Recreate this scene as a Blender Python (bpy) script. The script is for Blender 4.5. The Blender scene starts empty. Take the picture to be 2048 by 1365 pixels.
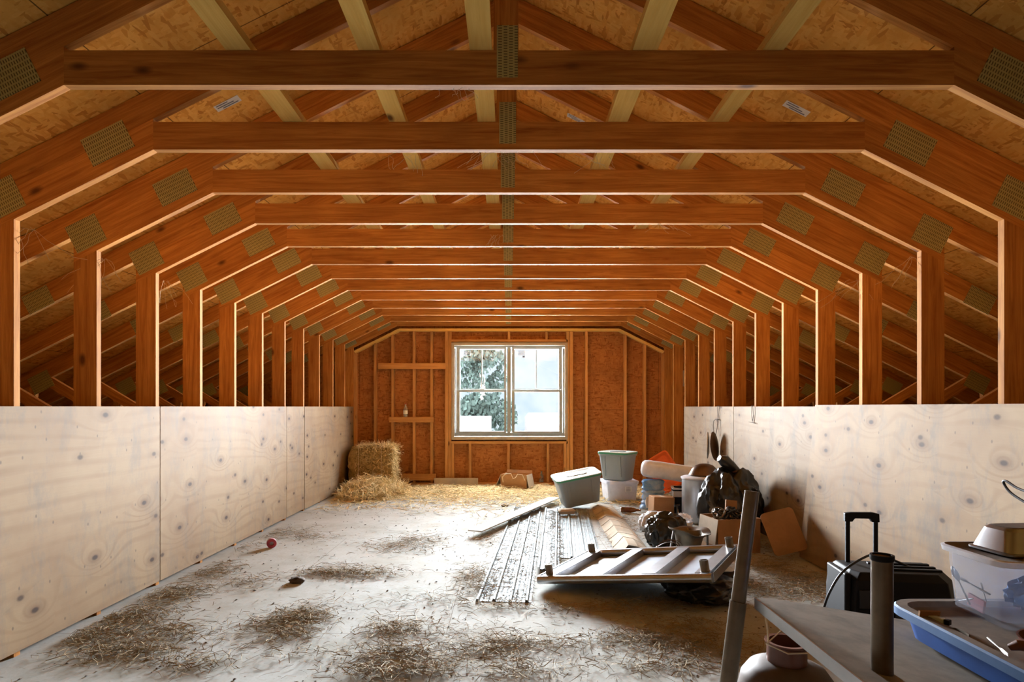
import bpy, bmesh, math, random
from mathutils import Vector, Matrix, noise, Euler

random.seed(7)
C = bpy.context.scene.collection
PI = math.pi
H = 1.27          # camera height above the floor (m)
F = 1200.0        # focal length in photo pixels
VX, VY = 1018.0, 814.0

def P(px, py, d):
    return Vector(((px - VX) * d / F, d, H + (VY - py) * d / F))
def PZ(px, py, z):
    d = (H - z) * F / (py - VY)
    return Vector(((px - VX) * d / F, d, z))
def R(a): return math.radians(a)

# ------------------------------------------------------------------ mesh builder
class MB:
    def __init__(s): s.v = []; s.f = []; s.uv = []; s.mi = []
    def face(s, pts, uv=None, mi=0):
        b = len(s.v); s.v.extend(tuple(p) for p in pts)
        s.f.append(tuple(range(b, b + len(pts)))); s.uv.append(uv or [(0, 0)] * len(pts)); s.mi.append(mi)
    def add(s, verts, faces, uvs=None, mi=0):
        b = len(s.v); s.v.extend(tuple(p) for p in verts)
        for i, f in enumerate(faces):
            s.f.append(tuple(b + k for k in f)); s.uv.append(uvs[i] if uvs else [(0, 0)] * len(f)); s.mi.append(mi)
    def box(s, c, size, rot=None, long=None, mi=0):
        """box centred at c; uv: u runs along the longest axis (metres)"""
        hx, hy, hz = [k / 2 for k in size]
        L = long if long is not None else max(range(3), key=lambda k: size[k])
        cs = [Vector((x, y, z)) for x in (-hx, hx) for y in (-hy, hy) for z in (-hz, hz)]
        fs = [(0, 1, 3, 2), (4, 6, 7, 5), (0, 4, 5, 1), (2, 3, 7, 6), (0, 2, 6, 4), (1, 5, 7, 3)]
        uvs = []
        for k, f in enumerate(fs):
            row = []
            for i in f:
                p = cs[i]; o = [a for a in range(3) if a != L]
                na = k // 2
                if na == L: row.append((p[o[0]] * .25, p[o[1]]))
                else:
                    w = [a for a in o if a != na][0]
                    row.append((p[L], p[w] + na * .37))
            uvs.append(row)
        m = rot.to_matrix() if isinstance(rot, Euler) else rot
        cc = Vector(c)
        s.add([cc + ((m @ p) if m is not None else p) for p in cs], fs, uvs, mi)
    def beam(s, p0, p1, w, t, up=(0, 0, 1), mi=0):
        """rectangular bar: w along 'up', t across"""
        p0 = Vector(p0); p1 = Vector(p1); d = (p1 - p0); L = d.length; d.normalize()
        side = d.cross(Vector(up)); side.normalize(); u = side.cross(d)
        m = Matrix((d, side, u)).transposed()
        s.box((p0 + p1) / 2, (L, t, w), m, 0, mi)
    def prism(s, poly, y0, y1, ax=None, mi=0):
        """polygon in XZ (counter-clockwise seen from -Y) extruded along Y; ax = grain direction (2D)"""
        n = len(poly); ax = Vector(ax or (1, 0)).normalized(); bx = Vector((-ax.y, ax.x))
        q = lambda p: (Vector(p).dot(ax), Vector(p).dot(bx))
        s.face([(x, y0, z) for x, z in poly], [q(p) for p in poly], mi)
        s.face([(x, y1, z) for x, z in reversed(poly)], [(q(p)[0], q(p)[1] + .5) for p in reversed(poly)], mi)
        for i in range(n):
            a, b = poly[i], poly[(i + 1) % n]
            ua, ub = q(a)[0], q(b)[0]
            if abs(ua - ub) < 1e-3: ua, ub = ua, ua + .02
            s.face([(a[0], y0, a[1]), (a[0], y1, a[1]), (b[0], y1, b[1]), (b[0], y0, b[1])],
                   [(ua, y0 * .0 + .9), (ua, .9 + (y1 - y0)), (ub, .9 + (y1 - y0)), (ub, .9)], mi)
    def tube(s, pts, r, n=8, closed=False, mi=0, cap=True):
        pts = [Vector(p) for p in pts]; N = len(pts)
        rr = r if isinstance(r, (list, tuple)) else [r] * N
        prev = None; rings = []; b0 = len(s.v); u = 0
        for i, p in enumerate(pts):
            if closed: d = pts[(i + 1) % N] - pts[i - 1]
            else: d = pts[min(i + 1, N - 1)] - pts[max(i - 1, 0)]
            if d.length < 1e-9: d = Vector((0, 0, 1))
            d.normalize()
            if prev is None:
                a = Vector((0, 0, 1)) if abs(d.z) < .9 else Vector((1, 0, 0))
                e = d.cross(a).normalized()
            else:
                e = prev - d * prev.dot(d)
                e = e.normalized() if e.length > 1e-6 else d.orthogonal().normalized()
            prev = e; g = d.cross(e)
            for k in range(n):
                t = 2 * PI * k / n
                s.v.append(tuple(p + (e * math.cos(t) + g * math.sin(t)) * rr[i]))
        segs = N if closed else N - 1
        for i in range(segs):
            j = (i + 1) % N
            for k in range(n):
                k2 = (k + 1) % n
                s.f.append((b0 + i * n + k, b0 + i * n + k2, b0 + j * n + k2, b0 + j * n + k))
                s.uv.append([(i * .1, k / n), (i * .1, (k + 1) / n), (i * .1 + .1, (k + 1) / n), (i * .1 + .1, k / n)]); s.mi.append(mi)
        if cap and not closed:
            s.f.append(tuple(b0 + k for k in reversed(range(n)))); s.uv.append([(0, 0)] * n); s.mi.append(mi)
            s.f.append(tuple(b0 + (N - 1) * n + k for k in range(n))); s.uv.append([(0, 0)] * n); s.mi.append(mi)
    def lathe(s, prof, n=32, m=None, mi=0, sx=1, sy=1):
        """profile [(r, z)] turned round local Z, placed by matrix m"""
        m = m or Matrix(); b = len(s.v)
        for r, z in prof:
            for k in range(n):
                t = 2 * PI * k / n
                s.v.append(tuple(m @ Vector((r * math.cos(t) * sx, r * math.sin(t) * sy, z))))
        for i in range(len(prof) - 1):
            for k in range(n):
                k2 = (k + 1) % n
                s.f.append((b + i * n + k, b + i * n + k2, b + (i + 1) * n + k2, b + (i + 1) * n + k))
                s.uv.append([(k / n, i), ((k + 1) / n, i), ((k + 1) / n, i + 1), (k / n, i + 1)]); s.mi.append(mi)
        if prof[0][0] > 1e-5:
            s.f.append(tuple(b + k for k in reversed(range(n)))); s.uv.append([(0, 0)] * n); s.mi.append(mi)
        if prof[-1][0] > 1e-5 and len(prof) > 1:
            o = b + (len(prof) - 1) * n
            s.f.append(tuple(o + k for k in range(n))); s.uv.append([(0, 0)] * n); s.mi.append(mi)
    def loops(s, rings, m=None, cap0=True, cap1=True, mi=0):
        """skin a list of equal-length closed rings"""
        m = m or Matrix(); b = len(s.v); n = len(rings[0])
        for ring in rings:
            for p in ring: s.v.append(tuple(m @ Vector(p)))
        for i in range(len(rings) - 1):
            for k in range(n):
                k2 = (k + 1) % n
                s.f.append((b + i * n + k, b + i * n + k2, b + (i + 1) * n + k2, b + (i + 1) * n + k))
                s.uv.append([(k / n, i), ((k + 1) / n, i), ((k + 1) / n, i + 1), (k / n, i + 1)]); s.mi.append(mi)
        if cap0: s.f.append(tuple(b + k for k in reversed(range(n)))); s.uv.append([(0, 0)] * n); s.mi.append(mi)
        if cap1:
            o = b + (len(rings) - 1) * n
            s.f.append(tuple(o + k for k in range(n))); s.uv.append([(0, 0)] * n); s.mi.append(mi)
    def build(s, name, mat, parent=None, loc=None, smooth=False, bevel=0, solid=0, sub=0, fix=True, angle=None):
        me = bpy.data.meshes.new(name)
        o0 = Vector(loc) if loc is not None else Vector((0, 0, 0))
        me.from_pydata([(a - o0.x, b - o0.y, c - o0.z) for a, b, c in s.v], [], s.f)
        ul = me.uv_layers.new(name='UVMap')
        flat = []
        for row in s.uv:
            for a, b in row: flat += (a, b)
        ul.data.foreach_set('uv', flat)
        me.polygons.foreach_set('material_index', s.mi)
        for mm in (mat if isinstance(mat, (list, tuple)) else [mat]): me.materials.append(mm)
        if fix:
            bm = bmesh.new(); bm.from_mesh(me)
            bmesh.ops.remove_doubles(bm, verts=bm.verts, dist=1e-5)
            bmesh.ops.recalc_face_normals(bm, faces=bm.faces)
            bm.to_mesh(me); bm.free()
        if smooth:
            me.polygons.foreach_set('use_smooth', [True] * len(me.polygons))
            if angle is None: angle = 40
            if hasattr(me, 'set_sharp_from_angle'): me.set_sharp_from_angle(angle=R(angle))
        o = bpy.data.objects.new(name, me); C.objects.link(o)
        if parent is not None:
            o.parent = parent
            o.location = o0 - parent_loc(parent)
        else: o.location = o0
        if solid:
            k = o.modifiers.new('Solidify', 'SOLIDIFY'); k.thickness = solid; k.offset = 0
        if bevel:
            k = o.modifiers.new('Bevel', 'BEVEL'); k.width = bevel; k.segments = 2; k.limit_method = 'ANGLE'; k.angle_limit = R(40)
        if sub:
            k = o.modifiers.new('Subsurf', 'SUBSURF'); k.levels = sub; k.render_levels = sub
        return o

def parent_loc(p):
    v = Vector(p.location)
    while p.parent is not None:
        p = p.parent; v += Vector(p.location)
    return v
def tag(o, label, cat, group=None, kind='thing'):
    o['label'] = label; o['category'] = cat; o['kind'] = kind
    if group: o['group'] = group
    return o
def thing(name, loc, label, cat, group=None):
    o = bpy.data.objects.new(name, None); C.objects.link(o); o.location = loc
    o.empty_display_size = .1
    return tag(o, label, cat, group)
def struct(o, kind='structure'):
    o['kind'] = kind; return o

# ------------------------------------------------------------------ materials
class NT:
    def __init__(s, name):
        s.m = bpy.data.materials.new(name); s.m.use_nodes = True
        s.t = s.m.node_tree; s.t.nodes.clear()
        s.out = s.t.nodes.new('ShaderNodeOutputMaterial')
    def n(s, typ, **kw):
        o = s.t.nodes.new('ShaderNode' + typ)
        for k, v in kw.items():
            if k.startswith('i_'):
                key = k[2:]
                key = int(key) if key.isdigit() else key.replace('_', ' ')
                s.set(o.inputs[key], v)
            else: setattr(o, k, v)
        return o
    def set(s, inp, v):
        if hasattr(v, 'is_linked') or isinstance(v, bpy.types.NodeSocket): s.t.links.new(v, inp)
        else: inp.default_value = v
    def math(s, op, a, b=0.0, c=0.0, clamp=False):
        o = s.t.nodes.new('ShaderNodeMath'); o.operation = op; o.use_clamp = clamp
        s.set(o.inputs[0], a); s.set(o.inputs[1], b); s.set(o.inputs[2], c); return o.outputs[0]
    def mix(s, f, a, b, mode='MIX'):
        o = s.t.nodes.new('ShaderNodeMix'); o.data_type = 'RGBA'; o.blend_type = mode
        s.set(o.inputs[0], f); s.set(o.inputs[6], a); s.set(o.inputs[7], b); return o.outputs[2]
    def ramp(s, f, stops):
        o = s.t.nodes.new('ShaderNodeValToRGB'); s.set(o.inputs[0], f)
        e = o.color_ramp.elements
        while len(e) < len(stops): e.new(.5)
        for k, (p, c) in enumerate(stops):
            e[k].position = p; e[k].color = c if len(c) == 4 else (*c, 1)
        return o.outputs[0]
    def uv(s, scale=(1, 1, 1), rand=True, src='UV'):
        tc = s.n('TexCoord').outputs[src]
        mp = s.n('Mapping'); s.t.links.new(tc, mp.inputs[0]); mp.inputs[3].default_value = scale
        if rand:
            oi = s.n('ObjectInfo').outputs['Random']
            cx = s.n('CombineXYZ'); s.set(cx.inputs[0], s.math('MULTIPLY', oi, 37.3)); s.set(cx.inputs[1], s.math('MULTIPLY', oi, 71.7))
            s.t.links.new(cx.outputs[0], mp.inputs[1])
        return mp.outputs[0]
    def noise(s, vec, scale, detail=4, rough=.55, dist=0):
        o = s.n('TexNoise'); s.t.links.new(vec, o.inputs['Vector'])
        o.inputs['Scale'].default_value = scale; o.inputs['Detail'].default_value = detail
        o.inputs['Roughness'].default_value = rough; o.inputs['Distortion'].default_value = dist
        return o.outputs[0]
    def vor(s, vec, scale, feature='F1', out='Distance', rnd=1, dim='3D'):
        o = s.n('TexVoronoi', feature=feature, voronoi_dimensions=dim); s.t.links.new(vec, o.inputs['Vector'])
        o.inputs['Scale'].default_value = scale; o.inputs['Randomness'].default_value = rnd
        return o.outputs[out]
    def bump(s, h, strength=.3, dist=.01):
        o = s.n('Bump'); s.set(o.inputs['Height'], h); o.inputs['Strength'].default_value = strength; o.inputs['Distance'].default_value = dist
        return o.outputs[0]
    def bsdf(s, col, rough=.7, metal=0, spec=.3, normal=None, **kw):
        b = s.n('BsdfPrincipled'); s.set(b.inputs['Base Color'], col if not isinstance(col, tuple) or len(col) == 4 else (*col, 1))
        s.set(b.inputs['Roughness'], rough); s.set(b.inputs['Metallic'], metal); s.set(b.inputs['Specular IOR Level'], spec)
        if normal is not None: s.t.links.new(normal, b.inputs['Normal'])
        for k, v in kw.items(): s.set(b.inputs[k.replace('_', ' ')], v)
        s.t.links.new(b.outputs[0], s.out.inputs[0]); s.b = b
        return s.m

def m_lumber(name, a, b, knot=(.10, .035, .012), knots=True):
    t = NT(name); uv = t.uv((1, 1, 1))
    st = t.n('Mapping'); t.t.links.new(uv, st.inputs[0]); st.inputs[3].default_value = (1.2, 22, 22)
    g = t.noise(st.outputs[0], 1.6, 8, .68, .9)
    st2 = t.n('Mapping'); t.t.links.new(uv, st2.inputs[0]); st2.inputs[3].default_value = (2.5, 140, 140)
    g2 = t.noise(st2.outputs[0], 1, 3, .5)
    col = t.ramp(g, [(.3, b), (.62, a)])
    col = t.mix(t.math('MULTIPLY', g2, .35), col, (*[k * .55 for k in b], 1))
    blot = t.noise(uv, 2.2, 3, .5)
    col = t.mix(t.math('MULTIPLY', t.ramp(blot, [(.45, (0, 0, 0)), (.75, (1, 1, 1))]), .4), col, (*[k * .6 for k in b], 1))
    if knots:
        kv = t.n('Mapping'); t.t.links.new(uv, kv.inputs[0]); kv.inputs[3].default_value = (2.1, 4.4, 1)
        d = t.vor(kv.outputs[0], 1.0)
        k = t.ramp(d, [(.04, (1, 1, 1)), (.11, (0, 0, 0))])
        col = t.mix(t.math('MULTIPLY', k, .9), col, (*knot, 1))
    oi = t.n('ObjectInfo').outputs['Random']
    br = t.math('MULTIPLY_ADD', oi, .3, .85)
    hs = t.n('HueSaturation'); t.set(hs.inputs['Value'], br); t.set(hs.inputs['Color'], col)
    return t.bsdf(hs.outputs[0], .75, spec=.15, normal=t.bump(g2, .15, .002))

def m_osb(name, a, b, c, axes='UV'):
    t = NT(name); uv = t.uv((1, 1, 1), rand=False)
    n1 = t.noise(uv, 3, 3)
    w = t.n('Mapping'); t.t.links.new(uv, w.inputs[0]); w.inputs[3].default_value = (14, 46, 1); w.inputs[2].default_value = (0, 0, .5)
    v1 = t.n('TexVoronoi'); t.t.links.new(w.outputs[0], v1.inputs['Vector']); v1.inputs['Scale'].default_value = 1.2
    w2 = t.n('Mapping'); t.t.links.new(uv, w2.inputs[0]); w2.inputs[3].default_value = (50, 16, 1); w2.inputs[2].default_value = (0, 0, .35)
    v2 = t.n('TexVoronoi'); t.t.links.new(w2.outputs[0], v2.inputs['Vector']); v2.inputs['Scale'].default_value = 1.2
    s1 = t.n('SeparateColor'); t.t.links.new(v1.outputs['Color'], s1.inputs[0])
    s2 = t.n('SeparateColor'); t.t.links.new(v2.outputs['Color'], s2.inputs[0])
    pick = t.math('GREATER_THAN', s1.outputs[1], .5)
    o = t.n('Mix'); o.data_type = 'FLOAT'; t.set(o.inputs[0], pick); t.t.links.new(s1.outputs[0], o.inputs[2]); t.t.links.new(s2.outputs[0], o.inputs[3])
    chip = o.outputs[0]
    fine = t.noise(uv, 60, 3)
    col = t.ramp(chip, [(.0, c), (.3, b), (1, a)])
    col = t.mix(t.math('MULTIPLY', fine, .4), col, (*c, 1))
    col = t.mix(t.ramp(n1, [(.4, (0, 0, 0)), (.75, (.6, .6, .6))]), col, (*[k * .6 for k in b], 1))
    # sheet joints, 2.44 x 1.22 m
    br = t.n('TexBrick'); t.t.links.new(uv, br.inputs[0]); br.inputs['Scale'].default_value = 1
    br.inputs['Brick Width'].default_value = 2.44; br.inputs['Row Height'].default_value = 1.22; br.inputs['Mortar Size'].default_value = .003
    br.inputs['Mortar Smooth'].default_value = .2
    col = t.mix(t.math('MULTIPLY', br.outputs['Fac'], .8), col, (.03, .012, .005, 1))
    return t.bsdf(col, .8, spec=.12, normal=t.bump(chip, .25, .002))

def m_plywood(name, tint=(1, 1, 1), grey=.5):
    t = NT(name); uv = t.uv((1, 1, 1))
    dn = t.n('TexNoise'); t.t.links.new(uv, dn.inputs['Vector']); dn.inputs['Scale'].default_value = 1.5; dn.inputs['Detail'].default_value = 2
    # warp around knots
    kd = t.n('Mapping'); t.t.links.new(uv, kd.inputs[0]); kd.inputs[3].default_value = (1.9, 3.3, 1)
    d = t.vor(kd.outputs[0], 1.0, dim='2D'); dc = t.n('SeparateColor'); t.t.links.new(t.vor(kd.outputs[0], 1.0, out='Color', dim='2D'), dc.inputs[0]); d = t.math('ADD', d, t.math('MULTIPLY', t.math('LESS_THAN', dc.outputs[0], .38), .5))
    st = t.n('Mapping'); t.t.links.new(uv, st.inputs[0]); st.inputs[3].default_value = (1.1, 5.5, 1)
    ad = t.n('VectorMath', operation='ADD'); t.t.links.new(st.outputs[0], ad.inputs[0])
    cx = t.n('CombineXYZ'); t.set(cx.inputs[1], t.math('MULTIPLY', t.math('POWER', t.math('SUBTRACT', 1, d, clamp=True), 4), 2.2)); t.t.links.new(cx.outputs[0], ad.inputs[1])
    wv = t.n('TexWave', wave_type='BANDS', bands_direction='Y'); t.t.links.new(ad.outputs[0], wv.inputs['Vector'])
    wv.inputs['Scale'].default_value = .55; wv.inputs['Distortion'].default_value = 14; wv.inputs['Detail'].default_value = 2; wv.inputs['Detail Scale'].default_value = .6; wv.inputs['Detail Roughness'].default_value = .45
    g = wv.outputs[1] if len(wv.outputs) > 1 else wv.outputs[0]
    f = t.n('Mapping'); t.t.links.new(uv, f.inputs[0]); f.inputs[3].default_value = (6, 120, 1)
    fine = t.noise(f.outputs[0], 1, 3)
    A = [(.335, .25, .16)[i] * tint[i] for i in range(3)]; B = [(.205, .123, .064)[i] * tint[i] for i in range(3)]
    gm = t.math('MULTIPLY', t.ramp(g, [(.55, (.04, .04, .04)), (1, (.6, .6, .6))]), t.math('MULTIPLY_ADD', t.noise(uv, 2.2, 3), 1.6, -.25, clamp=True))
    col = t.mix(gm, (*A, 1), (*B, 1))
    col = t.mix(t.math('MULTIPLY', fine, .28), col, (*B, 1))
    big = t.noise(uv, .9, 5, .65)
    col = t.mix(t.ramp(big, [(.42, (0, 0, 0)), (.75, (.8, .8, .8))]), col, (*[B[k] * (.92, .86, .84)[k] for k in range(3)], 1))
    st3 = t.n('Mapping'); t.t.links.new(uv, st3.inputs[0]); st3.inputs[3].default_value = (3.4, 1.3, 1)
    dirt = t.noise(st3.outputs[0], 1.3, 9, .74)
    col = t.mix(t.ramp(dirt, [(.49, (0, 0, 0)), (.66, (grey, grey, grey))]), col, (.13, .12, .11, 1))
    # knots
    k1 = t.ramp(d, [(.032, (1, 1, 1)), (.06, (0, 0, 0))]); k0 = t.ramp(d, [(.03, (1, 1, 1)), (.19, (0, 0, 0))])
    col = t.mix(t.math('MULTIPLY', k0, .75), col, (.16, .09, .045, 1))
    col = t.mix(t.math('MULTIPLY', k1, .95), col, (.040, .017, .007, 1))
    k3 = t.n('Mapping'); t.t.links.new(uv, k3.inputs[0]); k3.inputs[3].default_value = (1.5, 2.3, 1); k3.inputs[1].default_value = (3.7, 1.9, 0)
    d3 = t.vor(k3.outputs[0], 1.0, dim='2D')
    col = t.mix(t.math('MULTIPLY', t.ramp(d3, [(.02, (1, 1, 1)), (.12, (0, 0, 0))]), .5), col, (.16, .095, .05, 1))
    col = t.mix(t.math('MULTIPLY', t.ramp(d3, [(.02, (1, 1, 1)), (.042, (0, 0, 0))]), .85), col, (.045, .02, .008, 1))
    # small flecks
    kk = t.n('Mapping'); t.t.links.new(uv, kk.inputs[0]); kk.inputs[3].default_value = (5.5, 3.4, 1)
    d2 = t.vor(kk.outputs[0], 1.0, dim='2D')
    col = t.mix(t.math('MULTIPLY', t.ramp(d2, [(.018, (1, 1, 1)), (.04, (0, 0, 0))]), .7), col, (.10, .07, .05, 1))
    return t.bsdf(col, .7, spec=.2, normal=t.bump(fine, .1, .001))

def m_floor(name):
    t = NT(name); uv = t.uv((1, 1, 1), rand=False, src='Object')
    big = t.noise(uv, .55, 4, .6); mid = t.noise(uv, 2.6, 8, .7); fine = t.noise(uv, 45, 4, .7)
    col = t.ramp(mid, [(.3, (.33, .335, .30)), (.5, (.43, .45, .435)), (.7, (.49, .52, .515))])
    col = t.mix(t.ramp(big, [(.4, (0, 0, 0)), (.7, (.55, .55, .55))]), col, (.38, .35, .305, 1))
    col = t.mix(t.math('MULTIPLY', t.ramp(fine, [(.5, (0, 0, 0)), (.75, (1, 1, 1))]), .45), col, (.33, .28, .22, 1))
    sp = t.vor(uv, 16); sp2 = t.noise(uv, 4, 2)
    col = t.mix(t.math('MULTIPLY', t.ramp(sp, [(.04, (1, 1, 1)), (.10, (0, 0, 0))]), t.ramp(sp2, [(.45, (0, 0, 0)), (.6, (1, 1, 1))])), col, (.14, .10, .07, 1))
    st = t.noise(uv, 1.5, 8, .75)
    col = t.mix(t.ramp(st, [(.58, (0, 0, 0)), (.72, (.6, .6, .6))]), col, (.26, .21, .15, 1))
    mp = t.n('Mapping'); t.t.links.new(uv, mp.inputs[0]); mp.inputs[1].default_value = (.35, .30, 0)
    br = t.n('TexBrick'); t.t.links.new(mp.outputs[0], br.inputs[0]); br.inputs['Scale'].default_value = 1
    br.inputs['Brick Width'].default_value = 2.44; br.inputs['Row Height'].default_value = 1.22; br.inputs['Mortar Size'].default_value = .0025
    col = t.mix(t.math('MULTIPLY', br.outputs['Fac'], .55), col, (.16, .13, .10, 1))
    return t.bsdf(col, 1.0, spec=0, normal=t.bump(t.math('ADD', mid, fine), .15, .004))

def m_plain(name, col, rough=.6, metal=0, spec=.4, var=.25, dirt=None, dscale=6, bump=.0, **kw):
    t = NT(name); uv = t.uv((1, 1, 1), src='Object')
    n = t.noise(uv, dscale, 6, .65)
    c2 = dirt or tuple(k * (1 - var) for k in col)
    c = t.mix(t.ramp(n, [(.38, (0, 0, 0)), (.72, (1, 1, 1))]), (*col, 1), (*c2, 1))
    nb = t.bump(t.noise(uv, dscale * 6, 3), bump, .003) if bump else None
    return t.bsdf(c, rough, metal, spec, nb, **kw)

def m_clear(name, col=(.75, .8, .9), fac=.25, rough=.15):
    t = NT(name); tr = t.n('BsdfTransparent'); tr.inputs[0].default_value = (.95, .97, 1, 1)
    uv = t.uv((1, 1, 1), src='Object'); n = t.noise(uv, 7, 5, .7)
    b = t.n('BsdfPrincipled'); b.inputs['Base Color'].default_value = (*col, 1); b.inputs['Roughness'].default_value = rough
    mx = t.n('MixShader'); t.set(mx.inputs[0], t.math('MULTIPLY_ADD', n, fac * .8, fac * .6, clamp=True))
    t.t.links.new(tr.outputs[0], mx.inputs[1]); t.t.links.new(b.outputs[0], mx.inputs[2]); t.t.links.new(mx.outputs[0], t.out.inputs[0])
    return t.m

def m_plate(name):
    t = NT(name); uv = t.uv((1, 1, 1), rand=False)
    br = t.n('TexBrick'); t.t.links.new(uv, br.inputs[0]); br.inputs['Scale'].default_value = 1
    br.inputs['Brick Width'].default_value = .011; br.inputs['Row Height'].default_value = .022; br.inputs['Mortar Size'].default_value = .0042
    br.inputs['Mortar Smooth'].default_value = .3
    uo = t.uv((1, 1, 1), src='Object'); n = t.noise(uo, 40, 5, .7)
    col = t.mix(br.outputs['Fac'], (.09, .07, .026, 1), (.50, .46, .20, 1))
    col = t.mix(t.math('MULTIPLY', n, .5), col, (.18, .14, .06, 1))
    return t.bsdf(col, .55, .1, .4, t.bump(br.outputs['Fac'], .6, .003))

M = {}
M['truss'] = m_lumber('truss lumber', (.64, .295, .072), (.33, .11, .021))
M['stud'] = m_lumber('stud lumber', (.70, .38, .14), (.50, .23, .07))
M['brace'] = m_lumber('brace lumber', (.92, .63, .19), (.80, .47, .11))
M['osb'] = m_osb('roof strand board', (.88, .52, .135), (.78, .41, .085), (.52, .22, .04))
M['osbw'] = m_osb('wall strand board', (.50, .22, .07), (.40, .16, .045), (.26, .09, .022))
M['plyL'] = m_plywood('plywood warm', (1.0, .94, .83))
M['plyN'] = m_plywood('plywood tan', (1.0, .95, .85), .6)
M['plyR'] = m_plywood('plywood pale', (.96, .99, 1.02), .6)
M['floor'] = m_floor('dusty subfloor')
M['plate'] = m_plate('toothed steel plate')
M['white'] = m_plain('white vinyl', (.30, .33, .32), .45, var=.12)
M['casing'] = m_plain('window lumber', (.46, .39, .30), .65, var=.25)
def m_glass(name):
    t = NT(name); tr = t.n('BsdfTransparent'); gl = t.n('BsdfGlossy'); gl.inputs['Roughness'].default_value = .02
    mx = t.n('MixShader'); mx.inputs[0].default_value = .05
    t.t.links.new(tr.outputs[0], mx.inputs[1]); t.t.links.new(gl.outputs[0], mx.inputs[2]); t.t.links.new(mx.outputs[0], t.out.inputs[0]); return t.m
M['glass'] = m_glass('window glass')
M['hay'] = m_plain('hay', (.78, .62, .34), .8, var=.4, dscale=9, spec=.03)
M['straw'] = m_plain('dry straw', (.38, .30, .19), .8, var=.55, dscale=14, spec=.03)
M['darkstraw'] = m_plain('dark straw', (.20, .155, .10), .85, var=.5, dscale=14, spec=0)
M['balecore'] = m_plain('packed hay', (.40, .28, .11), .9, var=.6, dscale=25, bump=.8, spec=.1)
M['dirt'] = m_plain('dirt clod', (.10, .065, .04), .9, var=.4)
M['kraft'] = m_plain('cardboard', (.42, .23, .11), .8, var=.3, dscale=4, spec=.15)
M['kraftpale'] = m_plain('faded cardboard', (.52, .45, .36), .8, var=.25, dscale=4, spec=0)  # pale tone also stands for window light on the carton flaps
M['totegrey'] = m_plain('grey tote plastic', (.26, .30, .31), .35, var=.12, dscale=3)
M['totelid'] = m_plain('pale lid plastic', (.62, .72, .68), .4, var=.12)
M['green'] = m_plain('green rim plastic', (.06, .30, .17), .4, var=.2)
M['steel'] = m_plain('stainless steel', (.42, .43, .45), .3, .9, var=.25, dscale=5)
M['dullsteel'] = m_plain('dusty steel', (.19, .155, .115), .42, .75, var=.45, dscale=7)
M['dustshelf'] = m_plain('dust on steel', (.27, .23, .18), .75, .1, var=.4, dscale=12, spec=.25)
M['galv'] = m_plain('galvanised sheet', (.34, .39, .41), .55, .10, spec=0, dirt=(.20, .20, .19), dscale=7)
M['blackbag'] = m_plain('black plastic film', (.016, .015, .014), .30, var=.3, spec=.5, bump=1.0, dscale=5)
M['blackpl'] = m_plain('black plastic', (.011, .011, .013), .55, var=.3, spec=.15)
M['rubber'] = m_plain('black cable', (.015, .015, .018), .45)
M['whitebag'] = m_plain('white plastic film', (.58, .58, .60), .4, var=.2)
M['blue'] = m_plain('blue plastic', (.006, .075, .33), .5, var=.35, dscale=8)
M['bluefilm'] = m_plain('blue film', (.06, .22, .48), .35, var=.6, dirt=(.5, .6, .7), dscale=6)
M['bluerim'] = m_plain('pale blue rim', (.07, .17, .38), .45, var=.3)
M['orange'] = m_plain('orange plastic', (.85, .17, .03), .4, var=.2)
M['clear'] = m_clear('clear plastic', (.75, .8, .92), .15, .15)
M['frost'] = m_clear('frosted plastic', (.85, .86, .92), .62, .3)
M['film'] = m_clear('clear film', (.85, .86, .88), .72, .25)
M['amber'] = m_plain('amber glass', (.20, .07, .015), .12, var=.5, spec=.6)
M['bottle'] = m_clear('bottle glass', (.6, .65, .62), .35, .08)
M['red'] = m_plain('red plastic', (.35, .04, .06), .5)
M['clay'] = m_plain('brown glaze', (.13, .045, .025), .35, var=.4)
M['tankpaint'] = m_plain('tank paint', (.10, .075, .055), .6, var=.4, dirt=(.05, .022, .015), dscale=4)
M['brownpan'] = m_plain('dark pan', (.13, .075, .045), .35, .6, var=.4)
M['wire'] = m_plain('rusty wire', (.09, .055, .035), .55, .5)
M['twine'] = m_plain('twine', (.62, .52, .38), .9)
M['lint'] = m_plain('cobweb', (.70, .58, .36), .9)
M['paper'] = m_plain('white paper', (.72, .72, .68), .7, var=.15, dscale=30)
M['ink'] = m_plain('print ink', (.16, .17, .2), .7)
M['greyply'] = m_plain('weathered board', (.54, .51, .46), .8, var=.25, dscale=5, spec=0)
M['dustbrown'] = m_plain('dusty brown', (.20, .15, .11), .8, var=.45, dscale=14)
M['leaf'] = m_plain('dark leaves', (.0150, .0215, .0190), .9, var=.4, dscale=2, spec=0)
M['bark'] = m_plain('bark', (.10, .08, .06), .9)
M['grass'] = m_plain('gravel yard', (.5, .48, .44), .9, var=.3)
M['backdrop'] = m_plain('pale backdrop', (.0215, .0226, .0228), .9, dirt=(.0125, .0165, .0195), dscale=.16, spec=0)  # pale tone of the backdrop stands in for bright sky
M['trailer'] = m_plain('dull siding', (.030, .030, .030), .8, var=.05, spec=0)
M['steelshine'] = m_plain('steel with painted reflection', (.40, .44, .50), .3, .1, var=.15)  # stainless steel; the window's reflection is put into the pale colour
M['zinc'] = m_plain('dark zinc', (.16, .15, .14), .45, .6, var=.4)

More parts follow.
